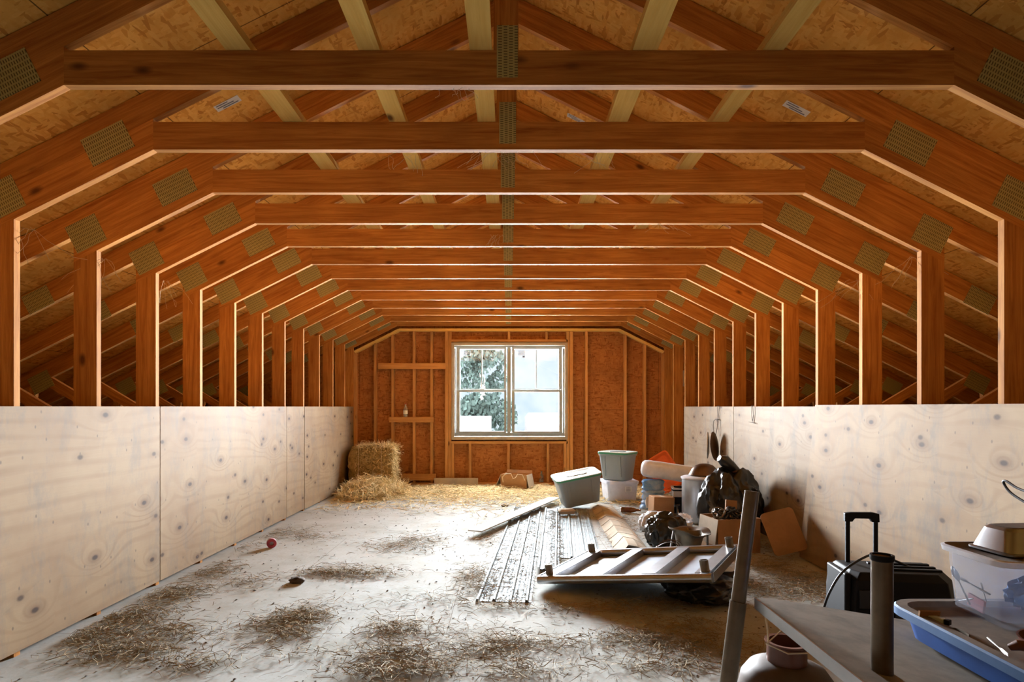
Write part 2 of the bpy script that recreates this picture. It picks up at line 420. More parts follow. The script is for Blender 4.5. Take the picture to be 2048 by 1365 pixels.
# ------------------------------------------------------------------ camera
cam = bpy.data.cameras.new('camera'); co = bpy.data.objects.new('camera', cam); C.objects.link(co)
co.location = (0, 0, H); co.rotation_euler = (PI / 2, 0, 0)
cam.sensor_width = 36; cam.lens = F / 2048 * 36
cam.shift_x = (1024 - VX) / 2048; cam.shift_y = (VY - 682.5) / 2048
cam.clip_start = .05; cam.clip_end = 400
bpy.context.scene.camera = co

# ------------------------------------------------------------------ roof geometry
KX, KZ = 1.80, 2.572            # where the collar beam meets the slope
VT = .14 / math.cos(math.atan(.5))
def L0(x): return KZ + .5 * (KX - x)
def L1(x): return L0(x) + VT
def L2(x): return L0(x) + 2 * VT
EAVE = 7.2
Y0, Y1 = -7.0, 9.92             # rear and window gable
PX = 2.505                      # inner face of the posts

# ---- shell
b = MB(); b.box((0, (Y0 + Y1) / 2, -.02), (2 * EAVE, Y1 - Y0, .04)); struct(b.build('floor', M['floor']))
for nm, s in (('ceiling_left', -1), ('ceiling_right', 1)):
    b = MB()
    pts = [(0, L2(0) + .006), (EAVE + .3, L2(EAVE + .3) + .006)]
    L = math.hypot(pts[1][0], pts[1][1] - pts[0][1])
    lo = [(s * pts[0][0], Y0, pts[0][1]), (s * pts[0][0], Y1, pts[0][1]), (s * pts[1][0], Y1, pts[1][1]), (s * pts[1][0], Y0, pts[1][1])]
    uv = [(Y0 + .5 * s, 0.35), (Y1 + .5 * s, 0.35), (Y1 + .5 * s, L + .35), (Y0 + .5 * s, L + .35)]
    b.face(lo, uv); up = [(x, y, z + .02) for x, y, z in lo]; b.face(up[::-1], uv[::-1])
    for i in range(4):
        j = (i + 1) % 4; b.face([lo[i], lo[j], up[j], up[i]])
    c = struct(b.build(nm, M['osb'])); ceil = c
    # small printed grade stickers on the underside of the sheathing
    spots = [(455, 209, 40, 14, 2.75)] if s < 0 else [(1152, 239, 26, 12, 2.8), (1893 - 300, 219, 40, 16, 2.75)]
    for px, py, w, h, d0 in spots:
        # intersect the view ray with the slope
        best = None
        k = (px - VX) / F; q = (VY - py) / F
        # H + q*d = L2(|k| d)
        d = (L2(0) - H) / (q + .5 * abs(k))
        x = k * d; nrm = Vector((s * .5, 0, 1)).normalized()
        t1 = Vector((0, 1, 0)); t2 = Vector((1, 0, -.5 * s)).normalized()
        cc = Vector((x, d, L2(abs(x)) + .006)) - nrm * .002
        a = MB(); a.face([cc + t1 * u * .03 + t2 * v * .075 for u, v in ((-1, -1), (1, -1), (1, 1), (-1, 1))])
        st = a.build('sticker', M['paper'], c)
        a = MB()
        for row, (u0, ua, ub) in enumerate(((-.6, -.85, .1), (.0, -.85, .5), (.55, -.5, .8))):
            a.face([cc - nrm * .001 + t1 * .03 * (u0 + u) + t2 * .075 * v for u, v in ((-.14, ua), (.14, ua), (.14, ub), (-.14, ub))])
        a.build('printed_lines', M['ink'], st)
for nm, s in (('wall_left', -1), ('wall_right', 1)):
    b = MB(); b.box((s * (EAVE + .02), (Y0 + Y1) / 2, .13), (.04, Y1 - Y0, .34)); struct(b.build(nm, M['osbw']))

# gable with the window opening
D9 = 9.70                        # front face plane of the gable studs
WX0, WX1, WZ0, WZ1 = P(905, 0, D9).x, P(1133, 0, D9).x, P(0, 877, D9).z, P(0, 688, D9).z
def gable(name, y, t, x0, x1, z0, z1, over=0.0):
    b = MB(); e = EAVE; g = lambda x: L2(abs(x)) + over
    b.prism([(-e, 0), (x0, 0), (x0, g(x0)), (-e, g(e))], y, y + t)
    b.prism([(x1, 0), (e, 0), (e, g(e)), (x1, g(x1))], y, y + t)
    b.prism([(x0, 0), (x1, 0), (x1, z0), (x0, z0)], y, y + t)
    b.prism([(x0, z1), (x1, z1), (x1, g(x1)), (0, g(0)), (x0, g(x0))], y, y + t)
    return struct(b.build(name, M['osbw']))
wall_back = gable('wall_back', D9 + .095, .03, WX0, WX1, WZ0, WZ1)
b = MB(); b.prism([(-EAVE, 0), (EAVE, 0), (EAVE, L2(EAVE) + .12), (0, L2(0) + .12), (-EAVE, L2(EAVE) + .12)], Y0 - .03, Y0 + .005); struct(b.build('wall_front', M['osbw']))

def stud(px, z0, z1, w=.04, name='stud', d=D9, t=.09):
    x = P(px, 0, d).x; a = MB(); a.box((x, d + t / 2, (z0 + z1) / 2), (w, t, z1 - z0)); return a.build(name, M['stud'], wall_back)
PT = KZ - .036
def plate_z(x): return PT - .045 if abs(x) < KX - .02 else PT - .045 - .5 * (abs(x) - KX + .02)
for px in (710, 750, 785, 828, 863, 1173, 1251, 1290, 1327):
    x = P(px, 0, D9).x; stud(px, .04, plate_z(x) - .002)
for px, w in ((893, .05), (899.5, .05), (1136, .05), (1143, .05)): stud(px, .04, plate_z(0) - .002, w, 'jack_stud')
zs = WZ0 - .05
for px in (940, 1017, 1096): stud(px, .04, zs - .04, name='cripple_stud')
stud(905.5, .04, zs - .04, name='cripple_stud'); stud(1130, .04, zs - .04, name='cripple_stud')
for px in (1018, 1093): stud(px, WZ1 + .07, plate_z(0) - .002, name='cripple_stud')
a = MB(); a.box(((WX0 + WX1) / 2, D9 + .045, WZ1 + .05), (WX1 - WX0 + .04, .09, .038)); a.build('window_header', M['stud'], wall_back)
a = MB(); a.box(((WX0 + WX1) / 2, D9 + .045, zs - .02), (WX1 - WX0 + .04, .09, .038)); a.build('rough_sill', M['stud'], wall_back)
a = MB(); a.beam((-KX + .02, D9 + .04, PT - .022), (KX - .02, D9 + .04, PT - .022), .04, .1); a.build('top_plate', M['brace'], wall_back)
for s in (-1, 1):
    xe = 2.50; a = MB()
    a.beam((s * (KX - .02), D9 + .04, PT - .022), (s * xe, D9 + .04, PT - .022 - .5 * (xe - KX + .02)), .04, .1); a.build('top_plate', M['brace'], wall_back)
for x0, x1 in ((-2.5, WX0), (WX0, WX1), (WX1, 2.5)):
    a = MB(); a.box(((x0 + x1) / 2, D9 + .045, .02), (x1 - x0 - .004, .09, .036)); a.build('bottom_plate', M['stud'], wall_back)
for px, z0, z1 in ((672, 0, 2.0), (690, 0, 2.2), (1348, 0, 2.2), (1378, 0, 1.95), (1430, 0, 1.7), (600, 0, 1.7)): stud(px, .0, z1)
a = MB(); a.box((P(1361, 0, D9).x, D9 + .08, P(0, 757, D9).z), (.17, .012, .26)); a.build('bare_patch', M['kraftpale'], wall_back)

# ---- window_1
win = bpy.data.objects.new('window_1', None); C.objects.link(win); win.location = ((WX0 + WX1) / 2, D9 + .05, WZ0); struct(win)
def rect_frame(mb, x0, x1, z0, z1, w, y, t, wb=None, wt=None):
    wb = wb or w; wt = wt or w
    mb.box(((x0 + x1) / 2, y, z0 + wb / 2), (x1 - x0, t, wb)); mb.box(((x0 + x1) / 2, y, z1 - wt / 2), (x1 - x0, t, wt))
    mb.box((x0 + w / 2, y, (z0 + z1) / 2), (w, t, z1 - z0 - wb - wt)); mb.box((x1 - w / 2, y, (z0 + z1) / 2), (w, t, z1 - z0 - wb - wt))
a = MB(); rect_frame(a, P(903, 0, D9).x, P(1135.3, 0, D9).x, P(0, 880, D9).z, P(0, 685.6, D9).z, .045, D9 - .008, .014); a.build('casing', M['casing'], win)
a = MB(); rect_frame(a, WX0 + .001, WX1 - .001, WZ0 + .001, WZ1 - .001, .022, D9 + .06, .11); a.build('jamb', M['casing'], win)
fx0, fx1, fz0, fz1 = P(911, 0, D9).x, P(1126, 0, D9).x, P(0, 867, D9).z, P(0, 692, D9).z
a = MB(); rect_frame(a, fx0 - .045, fx1 + .045, fz0 - .05, fz1 + .02, .045, D9 + .095, .06, .06); a.box((.0, D9 + .085, (fz0 + fz1) / 2), (.055, .07, fz1 - fz0)); a.build('vinyl_frame', M['white'], win)
zm = P(0, 780.5, D9).z
for k, (l, r, g0, g1) in enumerate(((911.5, 1012.5, 919.5, 1008.5), (1024, 1125.5, 1029, 1118))):
    x0, x1 = P(l, 0, D9).x, P(r, 0, D9).x; gx0, gx1 = P(g0, 0, D9).x, P(g1, 0, D9).x
    wl = gx0 - x0; wr = x1 - gx1
    for up in (0, 1):
        z0, z1 = (zm, fz1) if up else (fz0, zm)
        y = D9 + .085 if up else D9 + .045
        a = MB(); w = min(wl, wr)
        a.box((x0 + wl / 2, y, (z0 + z1) / 2), (wl, .034, z1 - z0)); a.box((x1 - wr / 2, y, (z0 + z1) / 2), (wr, .034, z1 - z0))
        bt = .022 if up else .03
        tp = .05 if up else .032
        a.box(((gx0 + gx1) / 2, y, z0 + bt / 2), (gx1 - gx0, .034, bt)); a.box(((gx0 + gx1) / 2, y, z1 - tp / 2), (gx1 - gx0, .034, tp))
        sa = a.build('upper_sash' if up else 'lower_sash', M['white'], win)
        a = MB(); a.box(((gx0 + gx1) / 2, y, (z0 + z1) / 2), (gx1 - gx0, .004, z1 - z0)); a.build('pane', M['glass'], sa)
        if up:
            a = MB(); a.box(((gx0 + gx1) / 2 - .005, y - .008, (z0 + z1) / 2), (.014, .01, z1 - z0 - .06)); a.build('muntin', M['white'], sa)
            cx = gx0 + .115; a = MB(); zc = z1 - .14
            for q in range(4): a.box((cx, y - .006, zc + q * .02), (.11, .002, .009))
            a.box((cx + .035, y - .006, zc - .03), (.035, .002, .03))
            a.build('pane_sticker', M['ink'], sa)
        else:
            a = MB(); a.box(((gx0 + gx1) / 2, y - .02, z1 + .004), (.07, .03, .012)); a.build('sash_lock', M['white'], sa)

# ------------------------------------------------------------------ roof trusses
def part(mb, name, mat, parent): return mb.build(name, mat, parent)
TR0, DT, NTR = 2.445, .6096, 12
def make_truss(y):
    t = thing('roof_truss', (0, y, 0), '', 'roof truss', 'roof trusses')
    h = .019; ya, yb = y - h, y + h
    a = MB(); a.prism([(-KX, KZ), (KX, KZ), (KX, KZ + .14), (-KX, KZ + .14)], ya, yb); part(a, 'collar_beam', M['truss'], t)
    for s in (-1, 1):
        f = lambda poly: [(s * x, z) for x, z in (poly if s > 0 else poly[::-1])]
        a = MB(); a.prism(f([(0, L1(0)), (EAVE, L1(EAVE)), (EAVE, L2(EAVE)), (0, L2(0))]), ya, yb, (s, -.5)); part(a, 'top_chord', M['truss'], t)
        a = MB(); xo = PX + .14
        a.prism(f([(KX, KZ), (xo, L0(xo)), (xo, L1(xo) - .0005), (KX, L1(KX) - .0005)]), ya, yb, (s, -.5)); part(a, 'slope_brace', M['truss'], t)
        a = MB(); a.prism(f([(PX, 0), (xo, 0), (xo, L0(xo)), (PX, L0(PX))]), ya, yb, (0, 1)); part(a, 'post', M['truss'], t)
        # webs outside the knee wall
        q0 = Vector((4.22, L1(4.22) - .005)); q1 = Vector((xo, L1(4.22) - .6 * (4.22 - xo)))
        d = (q1 - q0).normalized(); nn = Vector((-d.y, d.x)) * .044
        p = [q0 + nn, q0 - nn, q1 - nn, q1 + nn]
        # trim the upper end to the chord underside, the lower to the post face
        def xs(o, dd, fx):   # intersection with chord underside
            k = (L1(o.x) - o.y) / (dd.y + .5 * dd.x); return o + dd * k
        ptop = [xs(q0 + nn, d, 0), xs(q0 - nn, d, 0)]
        pb = []
        for o in (q0 - nn, q0 + nn):
            k = (xo - o.x) / d.x; pb.append(o + d * k)
        poly = [ptop[0], ptop[1], pb[0], pb[1]]
        poly = [(v.x, v.y - .0005) for v in poly]
        ar = sum(poly[i][0] * poly[(i + 1) % 4][1] - poly[(i + 1) % 4][0] * poly[i][1] for i in range(4))
        if ar < 0: poly = poly[::-1]
        a = MB(); a.prism(f(poly), ya, yb, (s * d.x, d.y)); part(a, 'web', M['truss'], t)
        a = MB(); a.prism(f([(4.50, 0), (4.59, 0), (4.40, L1(4.40) - .0005), (4.31, L1(4.31) - .0005)]), ya, yb, (s * -.1, 1)); part(a, 'web', M['truss'], t)
        yp = ya - .0015
        m = Matrix.Rotation(s * R(26.565), 3, 'Y')
        for x, z, w, hh in ((2.03, L1(2.03) - .01, .235, .15), (2.57, L1(2.57) - .02, .20, .175), (3.34, L1(3.34) + .07, .2, .14), (4.27, L1(4.27) + .0, .2, .16)):
            a = MB(); a.box((s * x, yp, z), (w, .002, hh), m, 0); part(a, 'gusset_plate', M['plate'], t)
    a = MB(); kx = -.012
    a.prism([(kx - .05, KZ + .1405), (kx + .05, KZ + .1405), (kx + .05, L1(kx + .05) - .001), (0, L1(0) - .001), (kx - .05, L1(abs(kx - .05)) - .001)], ya, yb, (0, 1)); part(a, 'king_post', M['truss'], t)
    a = MB(); a.box((kx + .005, ya - .0015, KZ + .135), (.085, .002, .21), None, 2); part(a, 'gusset_plate', M['plate'], t)
    return t
def copy_tree(o, parent=None):
    c = o.copy(); C.objects.link(c)
    if parent is not None: c.parent = parent
    for ch in [k for k in o.children]: copy_tree(ch, c)
    return c
ordn = ['nearest', 'second nearest', 'third', 'fourth', 'fifth', 'sixth', 'seventh', 'eighth', 'ninth', 'tenth', 'eleventh', 'twelfth']
first = make_truss(TR0)
for k in range(NTR):
    t = first if k == 0 else copy_tree(first)
    t.location.y = TR0 + DT * k
    if k == 0: t['label'] = 'dark wooden roof truss spanning the top, nearest of the row, with steel plates'
    elif k == NTR - 1: t['label'] = 'last wooden roof truss of the row, standing just in front of the window wall'
    else: t['label'] = 'wooden roof truss with toothed steel plates, %s in the row counted from the nearest' % ordn[k].replace(' nearest', '')
t = copy_tree(first); t.location.y = 9.666
for ch in list(t.children):   # the gable truss sits in the window wall, above the studs
    if stemname(ch.name) if False else ch.name.split('.')[0] in ('king_post',): bpy.data.objects.remove(ch)
t['label'] = 'gable roof truss set into the window wall, directly above the wall studs'

# boards laid lengthwise across the collar beams
for px, w, lab in ((481, .10, 'first of five from the hay bale side'), (741, .085, 'second of five from the hay bale side'), (962, .09, 'third of five, beside the king posts'),
                   (1288, .10, 'fourth of five from the hay bale side'), (1542, .085, 'last of five from the hay bale side')):
    x = (px - VX) * TR0 / F
    a = MB(); z = KZ + .1405 + .019
    a.box((x, (1.75 + 9.6) / 2, z), (w, 9.6 - 1.75, .036), None, 1)
    o = a.build('brace_board', M['brace'], loc=(x, 1.75, z))
    tag(o, 'long pale board on the collar beams, ' + lab, 'brace board', 'boards laid on the collar beams')

# ------------------------------------------------------------------ plywood knee wall sheets
def sheet(x, y0, y1, z0, z1, mat, lab, lean=0.0, skew=0.0, t=.012):
    """upright plywood sheet in the YZ plane; lean = inward shift of the foot; skew = slant of its far edge"""
    s = -1 if x < 0 else 1
    a = MB()
    q = [(y0, z0), (y1 + skew, z0), (y1, z1), (y0, z1)]
    def pt(y, z, o): return (x + s * o - s * lean * (1 - (z - z0) / (z1 - z0)), y, z)
    inn = [pt(y, z, 0) for y, z in q]; out = [pt(y, z, t) for y, z in q]
    a.face(inn, q); a.face(out[::-1], q[::-1])
    for i in range(4):
        j = (i + 1) % 4; a.face([inn[i], inn[j], out[j], out[i]], [q[i], q[j], q[j], q[i]])
    o = a.build('plywood_sheet', mat, loc=(x, (y0 + y1) / 2, z0))
    tag(o, lab, 'plywood sheet', 'plywood sheets of the knee walls'); return o
XL = -PX + .016; XR = PX - .016
TOP = 1.272
sheet(XL, 1.84, 4.276, .028, TOP, M['plyL'], 'big tan plywood sheet with round knots, nearest on the hay bale side wall')
sheet(XL, 4.284, 6.716, .028, TOP, M['plyL'], 'grey-smudged plywood sheet, second along the hay bale side wall')
sheet(XL, 6.724, 7.30, .028, TOP, M['plyL'], 'narrow plywood strip between two wide sheets on the hay bale side wall')
sheet(XL, 7.315, 9.60, .02, TOP, M['plyL'], 'farthest plywood sheet beside the hay bale, with swirling grain')
sheet(XR - .02, 2.44, 4.84, .012, TOP + .012, M['plyN'], 'stained plywood sheet overlapping its neighbour behind the black speaker', 0.03, .20)
sheet(XR, 4.60, 6.64, .02, TOP, M['plyR'], 'pale plywood sheet with knot rows behind the black rubbish bag')
sheet(XR, 6.65, 8.53, .02, TOP, M['plyR'], 'farthest pale plywood sheet on the junk side, behind the hanging pan')

exec_rest = True
# ------------------------------------------------------------------ boards and small things on the window wall
def board(px0, px1, py0, py1, d, lab, t=.03, mat='stud'):
    p = P(px0, py0, d); q = P(px1, py1, d); a = MB()
    a.box(((p.x + q.x) / 2, d - t / 2, (p.z + q.z) / 2), (q.x - p.x, t, p.z - q.z))
    o = a.build('wooden_cleat', M[mat], loc=((p.x + q.x) / 2, d - t / 2, q.z)); tag(o, lab, 'board', 'boards nailed across the wall studs'); return o
board(757, 892, 727, 738.5, D9 - .002, 'upper long board nailed across the studs beside the window')
board(779, 868, 834.5, 845, D9 - .002, 'short board nailed across the studs under the water bottle', .05)
board(790, 872, 948, 961, D9 - .002, 'lowest board nailed across the studs just above the floor hay')
a = MB(); p = P(868, 970, 9.62); q = P(956, 956, 9.62)
a.box(((p.x + q.x) / 2, 9.64, .064), (q.x - p.x, .03, .12), Euler((R(-8), 0, 0))); o = a.build('scrap_plank', M['greyply'], loc=((p.x + q.x) / 2, 9.64, 0))
tag(o, 'weathered scrap plank on edge on the floor under the window', 'plank')

def bottle(name, base, h, r, mat, lab, cap=None, liquid=None, tilt=None):
    m = Matrix.Translation(base) @ (tilt or Matrix())
    t = thing(name, base, lab, 'bottle')
    pr = [(r * .9, 0), (r, h * .04), (r, h * .58), (r * .85, h * .68), (r * .42, h * .8), (r * .38, h * .93), (r * .46, h * .95), (r * .4, h * .96)]
    a = MB(); a.lathe(pr, 20, m); a.build('glass_body', mat, t, smooth=True)
    a = MB(); a.lathe([(r * .46, h * .955), (r * .46, h), (r * .3, h * 1.005)], 16, m); a.build('cap', cap or mat, t, smooth=True)
    a = MB(); a.lathe([(r * 1.01, h * .22), (r * 1.01, h * .5)], 20, m); a.build('paper_label', M['paper'] if cap else mat, t, smooth=True)
    return t
bottle('water_bottle', P(811, 834.3, D9 - .03) , .21, .036, M['bottle'], 'small clear bottle standing on the board nailed beside the window', M['red'])
bottle('glass_bottle', PZ(1083, 970, 0) + Vector((0, .02, 0)), .22, .037, M['bottle'], 'clear glass bottle standing on the floor next to the open carton')

# open carton with string under the window
def open_box(name, c, size, yaw, mat, lab, flaps, t=.006, inner=None):
    w, d, h = size; m = Matrix.Translation(c) @ Matrix.Rotation(yaw, 4, 'Z')
    o = thing(name, c, lab, 'box')
    a = MB()
    for s in (-1, 1):
        a.box(m @ Vector((0, s * (d / 2 - t / 2), h / 2)), (w, t, h), m.to_3x3()); a.box(m @ Vector((s * (w / 2 - t / 2), 0, h / 2)), (t, d - 2 * t, h), m.to_3x3())
    a.box(m @ Vector((0, 0, t / 2)), (w - 2 * t, d - 2 * t, t), m.to_3x3())
    a.build('carton', mat, o)
    for side, ang, ln, mt in flaps:
        a = MB(); rr = Matrix.Rotation(side * PI / 2, 4, 'Z')
        half = d / 2 if side % 2 == 0 else w / 2; wid = (w if side % 2 == 0 else d) - .004
        # hinge at local (0,-half,h); ang 0 = straight up, 90 = flat outward, 180 = hanging
        a0 = Vector((0, -half + t / 2, h)); dirv = Vector((0, -math.sin(ang), math.cos(ang)))
        up = Vector((0, math.cos(ang), math.sin(ang)))
        q = [a0 + Vector((sx * wid / 2, 0, 0)) + dirv * ln * l + up * t * .5 * k for k in (-1, 1) for sx, l in ((-1, .01), (1, .01), (1, 1), (-1, 1))]
        q = [m @ rr @ v for v in q]
        a.add(q, [(0, 1, 2, 3), (7, 6, 5, 4), (0, 4, 5, 1), (1, 5, 6, 2), (2, 6, 7, 3), (3, 7, 4, 0)])
        a.build('flap', mt, o)
    return o, m
bx, bm_ = open_box('cardboard_box', Vector((.115, 9.28, 0)), (.42, .28, .23), R(-20), M['kraft'], 'open brown carton with string over it on the hay below the window',
                   [(1, R(168), .2, M['kraftpale']), (3, R(155), .2, M['kraftpale']), (2, R(20), .05, M['kraft'])])  # side flaps carry the window light in their paler colour
a = MB(); z = .235
pts = [(-.09, 9.115, .12), (-.1, 9.12, .2), (-.05, 9.15, .25), (.03, 9.135, .255), (.06, 9.12, .18), (.1, 9.12, .2), (.13, 9.14, .25), (.2, 9.13, .245), (.24, 9.12, .16)]
a.tube(pts, .006, 6); a.v = [(x, y - .07 + (x - .115) * -.36, z) for x, y, z in a.v]; o = a.build('string', M['twine'], smooth=True, loc=(.1, 9.14, .12)); tag(o, 'loose pale string trailing over the carton below the window', 'string')

# ------------------------------------------------------------------ hay and straw (uncountable)
def blades(mb, gen, n, lmin, lmax, w, tilt=.25, rng=None):
    rng = rng or random
    for _ in range(n):
        c = gen()
        if c is None: continue
        x, y, z = c
        L = rng.uniform(lmin, lmax); a = rng.uniform(0, 2 * PI); ti = rng.gauss(0, tilt)
        d = Vector((math.cos(a) * math.cos(ti), math.sin(a) * math.cos(ti), math.sin(ti)))
        s = Vector((-math.sin(a), math.cos(a), rng.gauss(0, .6))).normalized() * w * rng.uniform(.6, 1.4) / 2
        bend = Vector((rng.gauss(0, .12) * L, rng.gauss(0, .12) * L, abs(rng.gauss(0, .10)) * L))
        p0 = Vector((x, y, z)) - d * L / 2; p2 = Vector((x, y, z)) + d * L / 2; p1 = Vector((x, y, z)) + bend
        lo = min(p0.z, p1.z, p2.z)
        if lo < .003:
            k = Vector((0, 0, .003 - lo)); p0 += k; p1 += k; p2 += k
        mb.add([p0 - s, p0 + s, p1 + s, p1 - s, p2 + s * .5, p2 - s * .5], [(0, 1, 2, 3), (3, 2, 4, 5)])
def stuff(mb, name, mat, lab, cat): 
    o = mb.build(name, mat, fix=False); return tag(o, lab, cat, kind='stuff')
rg = random.Random(3)
# hay spread under the window
def g_back():
    y = 9.5 - abs(rg.gauss(0, .95)); 
    x = rg.uniform(-2.36, 2.3)
    lim = 6.9 + .9 * noise.noise((x * .9, 3.1, 0)) + (1.0 if x > .2 else 0) * min(1, x)
    if y < lim: return None
    m = .02 + .05 * max(0, noise.noise((x * 1.7, y * 1.7, 5))) 
    return (x, y, rg.uniform(.003, m))
a = MB(); blades(a, g_back, 15000, .06, .22, .006, .12, rg)
stuff(a, 'loose_hay', M['hay'], 'thin layer of loose hay spread on the floor below the window', 'hay')
def g_pile():
    t = rg.uniform(0, 2 * PI); r = math.sqrt(rg.random())
    x = -2.02 + .55 * r * math.cos(t); y = 8.72 + .75 * r * math.sin(t)
    if x < -2.33: x = -2.33 + rg.random() * .1
    h = .26 * (1 - r ** 1.5)
    return (x, y, .004 + h * rg.uniform(.3, 1))
a = MB(); blades(a, g_pile, 7000, .08, .28, .006, .45, rg)
stuff(a, 'hay_heap', M['hay'], 'loose heap of pale hay in front of the bale against the plywood', 'hay')
# bale
bc = Vector((-2.085, 9.26, .01)); bs = (.66, .46, .64)
o = thing('hay_bale', bc, 'square hay bale standing in the corner by the last plywood sheet', 'hay bale')
bmm = bmesh.new(); bmesh.ops.create_cube(bmm, size=1)
bmesh.ops.subdivide_edges(bmm, edges=bmm.edges, cuts=14, use_grid_fill=True)
a = MB()
for v in bmm.verts:
    p = v.co.copy(); q = Vector((p.x * bs[0], p.y * bs[1], p.z * bs[2]))
    r = max(abs(p.x), abs(p.y)) ** 6 * abs(p.z) ** 6 * 4000
    k = 1 - .10 * min(1, (abs(p.x * 2) ** 8 + abs(p.y * 2) ** 8) / 2 * abs(p.z * 2) ** 6)
    q = q * k + q.normalized() * (.035 * noise.noise(q * 9) + .02 * noise.noise(q * 25))
    v.co = q + bc + Vector((0, 0, bs[2] / 2 + .02))
a.add([v.co for v in bmm.verts], [[v.index for v in f.verts] for f in bmm.faces]); bmm.free()
a.build('packed_core', M['balecore'], o, smooth=True, angle=80)
def g_bale():
    f = rg.randrange(4); u, v = rg.uniform(-.5, .5), rg.uniform(-.5, .5)
    k = rg.uniform(.94, 1.06)
    if f == 0: p = (u, -.5 * k, v)
    elif f == 1: p = (.5 * k, u, v)
    elif f == 2: p = (-.5 * k, u, v)
    else: p = (u, v, .5 * k)
    if p[0] * bs[0] + bc.x < -2.30: return None
    return (bc.x + p[0] * bs[0], bc.y + p[1] * bs[1], bc.z + .02 + (p[2] + .5) * bs[2])
a = MB(); blades(a, g_bale, 3200, .05, .2, .006, .7, rg); bl = a.build('hay_blades', M['hay'], o, fix=False); bl['kind'] = 'stuff'
for sx in (-.17, .17):
    a = MB(); x = bc.x + sx; h0 = bc.z + .015; h1 = bc.z + bs[2] + .03
    a.tube([(x, bc.y - .265, h0 + .02), (x, bc.y - .27, (h0 + h1) / 2), (x, bc.y - .265, h1 - .01), (x, bc.y, h1 + .015), (x, bc.y + .265, h1 - .01), (x, bc.y + .265, h0 + .02)], .004, 5)
    a.build('twine', M['twine'], o)

# straw patches on the floor: (px, py, half-width, half-depth, count)
patches = [(180, 1275, .30, .14, 700), (265, 1235, .28, .16, 800), (345, 1190, .28, .2, 800), (430, 1145, .2, .25, 450), (330, 1270, .28, .14, 500), (250, 1310, .3, .12, 600),
           (385, 1330, .22, .08, 240), (600, 1235, .2, .16, 750), (585, 1270, .2, .1, 300), (545, 1250, .24, .12, 220), (790, 1260, .20, .14, 520), (800, 1310, .24, .12, 700), (770, 1345, .3, .08, 420),
           (870, 1340, .22, .09, 250), (680, 1145, .32, .16, 480), (740, 1150, .3, .14, 380), (640, 1150, .2, .1, 160), (800, 1095, .4, .22, 480), (840, 1080, .3, .2, 300), (570, 1068, .3, .22, 350), (620, 1075, .25, .15, 160), (500, 1165, .2, .18, 200),
           (480, 1095, .2, .2, 200), (980, 1300, .30, .13, 420), (1020, 1285, .26, .10, 300), (1050, 1345, .3, .1, 350), (1130, 1290, .25, .12, 180), (1300, 1285, .28, .12, 380), (1360, 1255, .3, .14, 420), (1250, 1275, .2, .1, 200),
           (970, 1165, .2, .3, 360), (940, 1150, .14, .3, 200), (1010, 1215, .3, .08, 200), (880, 1200, .3, .15, 150), (980, 1075, .14, .5, 260), (1540, 1135, .25, .25, 700), (1600, 1165, .30, .25, 900), (1640, 1190, .25, .16, 500),
           (1520, 1180, .25, .2, 500), (1560, 1100, .2, .3, 400), (1430, 1300, .35, .15, 500), (1330, 1330, .35, .12, 400), (1200, 1220, .45, .12, 320), (1340, 1210, .5, .14, 500), (1320, 1030, .5, .5, 500), (1230, 1025, .3, .7, 420), (1260, 1060, .2, .5, 250), (1230, 1085, .15, .5, 260),
           (700, 1210, .5, .2, 120), (450, 1290, .4, .15, 120), (900, 1260, .5, .2, 160), (640, 1310, .4, .12, 140)]
a = MB()
for px, py, rx, ry, n in patches:
    c = PZ(px, py, 0)
    def g(c=c, rx=rx, ry=ry):
        x, y = c.x + rg.gauss(0, rx * .5), c.y + rg.gauss(0, ry * .62)
        if abs(x) > 2.40: return None
        return (x, y, rg.uniform(.003, .022))
    blades(a, g, int(n * 1.0), .02, .11, .0030, .12, rg)
def g_all():
    y = 1.9 + 6 * rg.random() ** 1.2; x = rg.uniform(-2.4, 2.4); return (x, y, .004)
blades(a, g_all, 2200, .012, .06, .0026, .05, rg)
stuff(a, 'scattered_straw', M['straw'], 'dark dry straw scattered in patches over the dusty floor', 'straw')
a = MB()
for _ in range(1100):
    y = 1.9 + 6.2 * rg.random() ** 1.3; x = rg.uniform(-2.4, 2.4); r = rg.uniform(.003, .009)
    m = Matrix.Translation((x, y, r * .35)) @ Matrix.Rotation(rg.uniform(0, 6), 4, 'Z') @ Matrix.Diagonal((rg.uniform(.8, 2.2), 1, .6, 1))
    a.add([m @ Vector(v) * 1 for v in ((r, 0, 0), (0, r, 0), (-r, 0, 0), (0, -r, 0), (0, 0, r), (0, 0, -r * .5))], [(0, 1, 4), (1, 2, 4), (2, 3, 4), (3, 0, 4), (1, 0, 5), (2, 1, 5), (3, 2, 5), (0, 3, 5)])
stuff(a, 'floor_debris', M['dirt'], 'tiny dark crumbs of dirt strewn over the whole floor', 'debris')

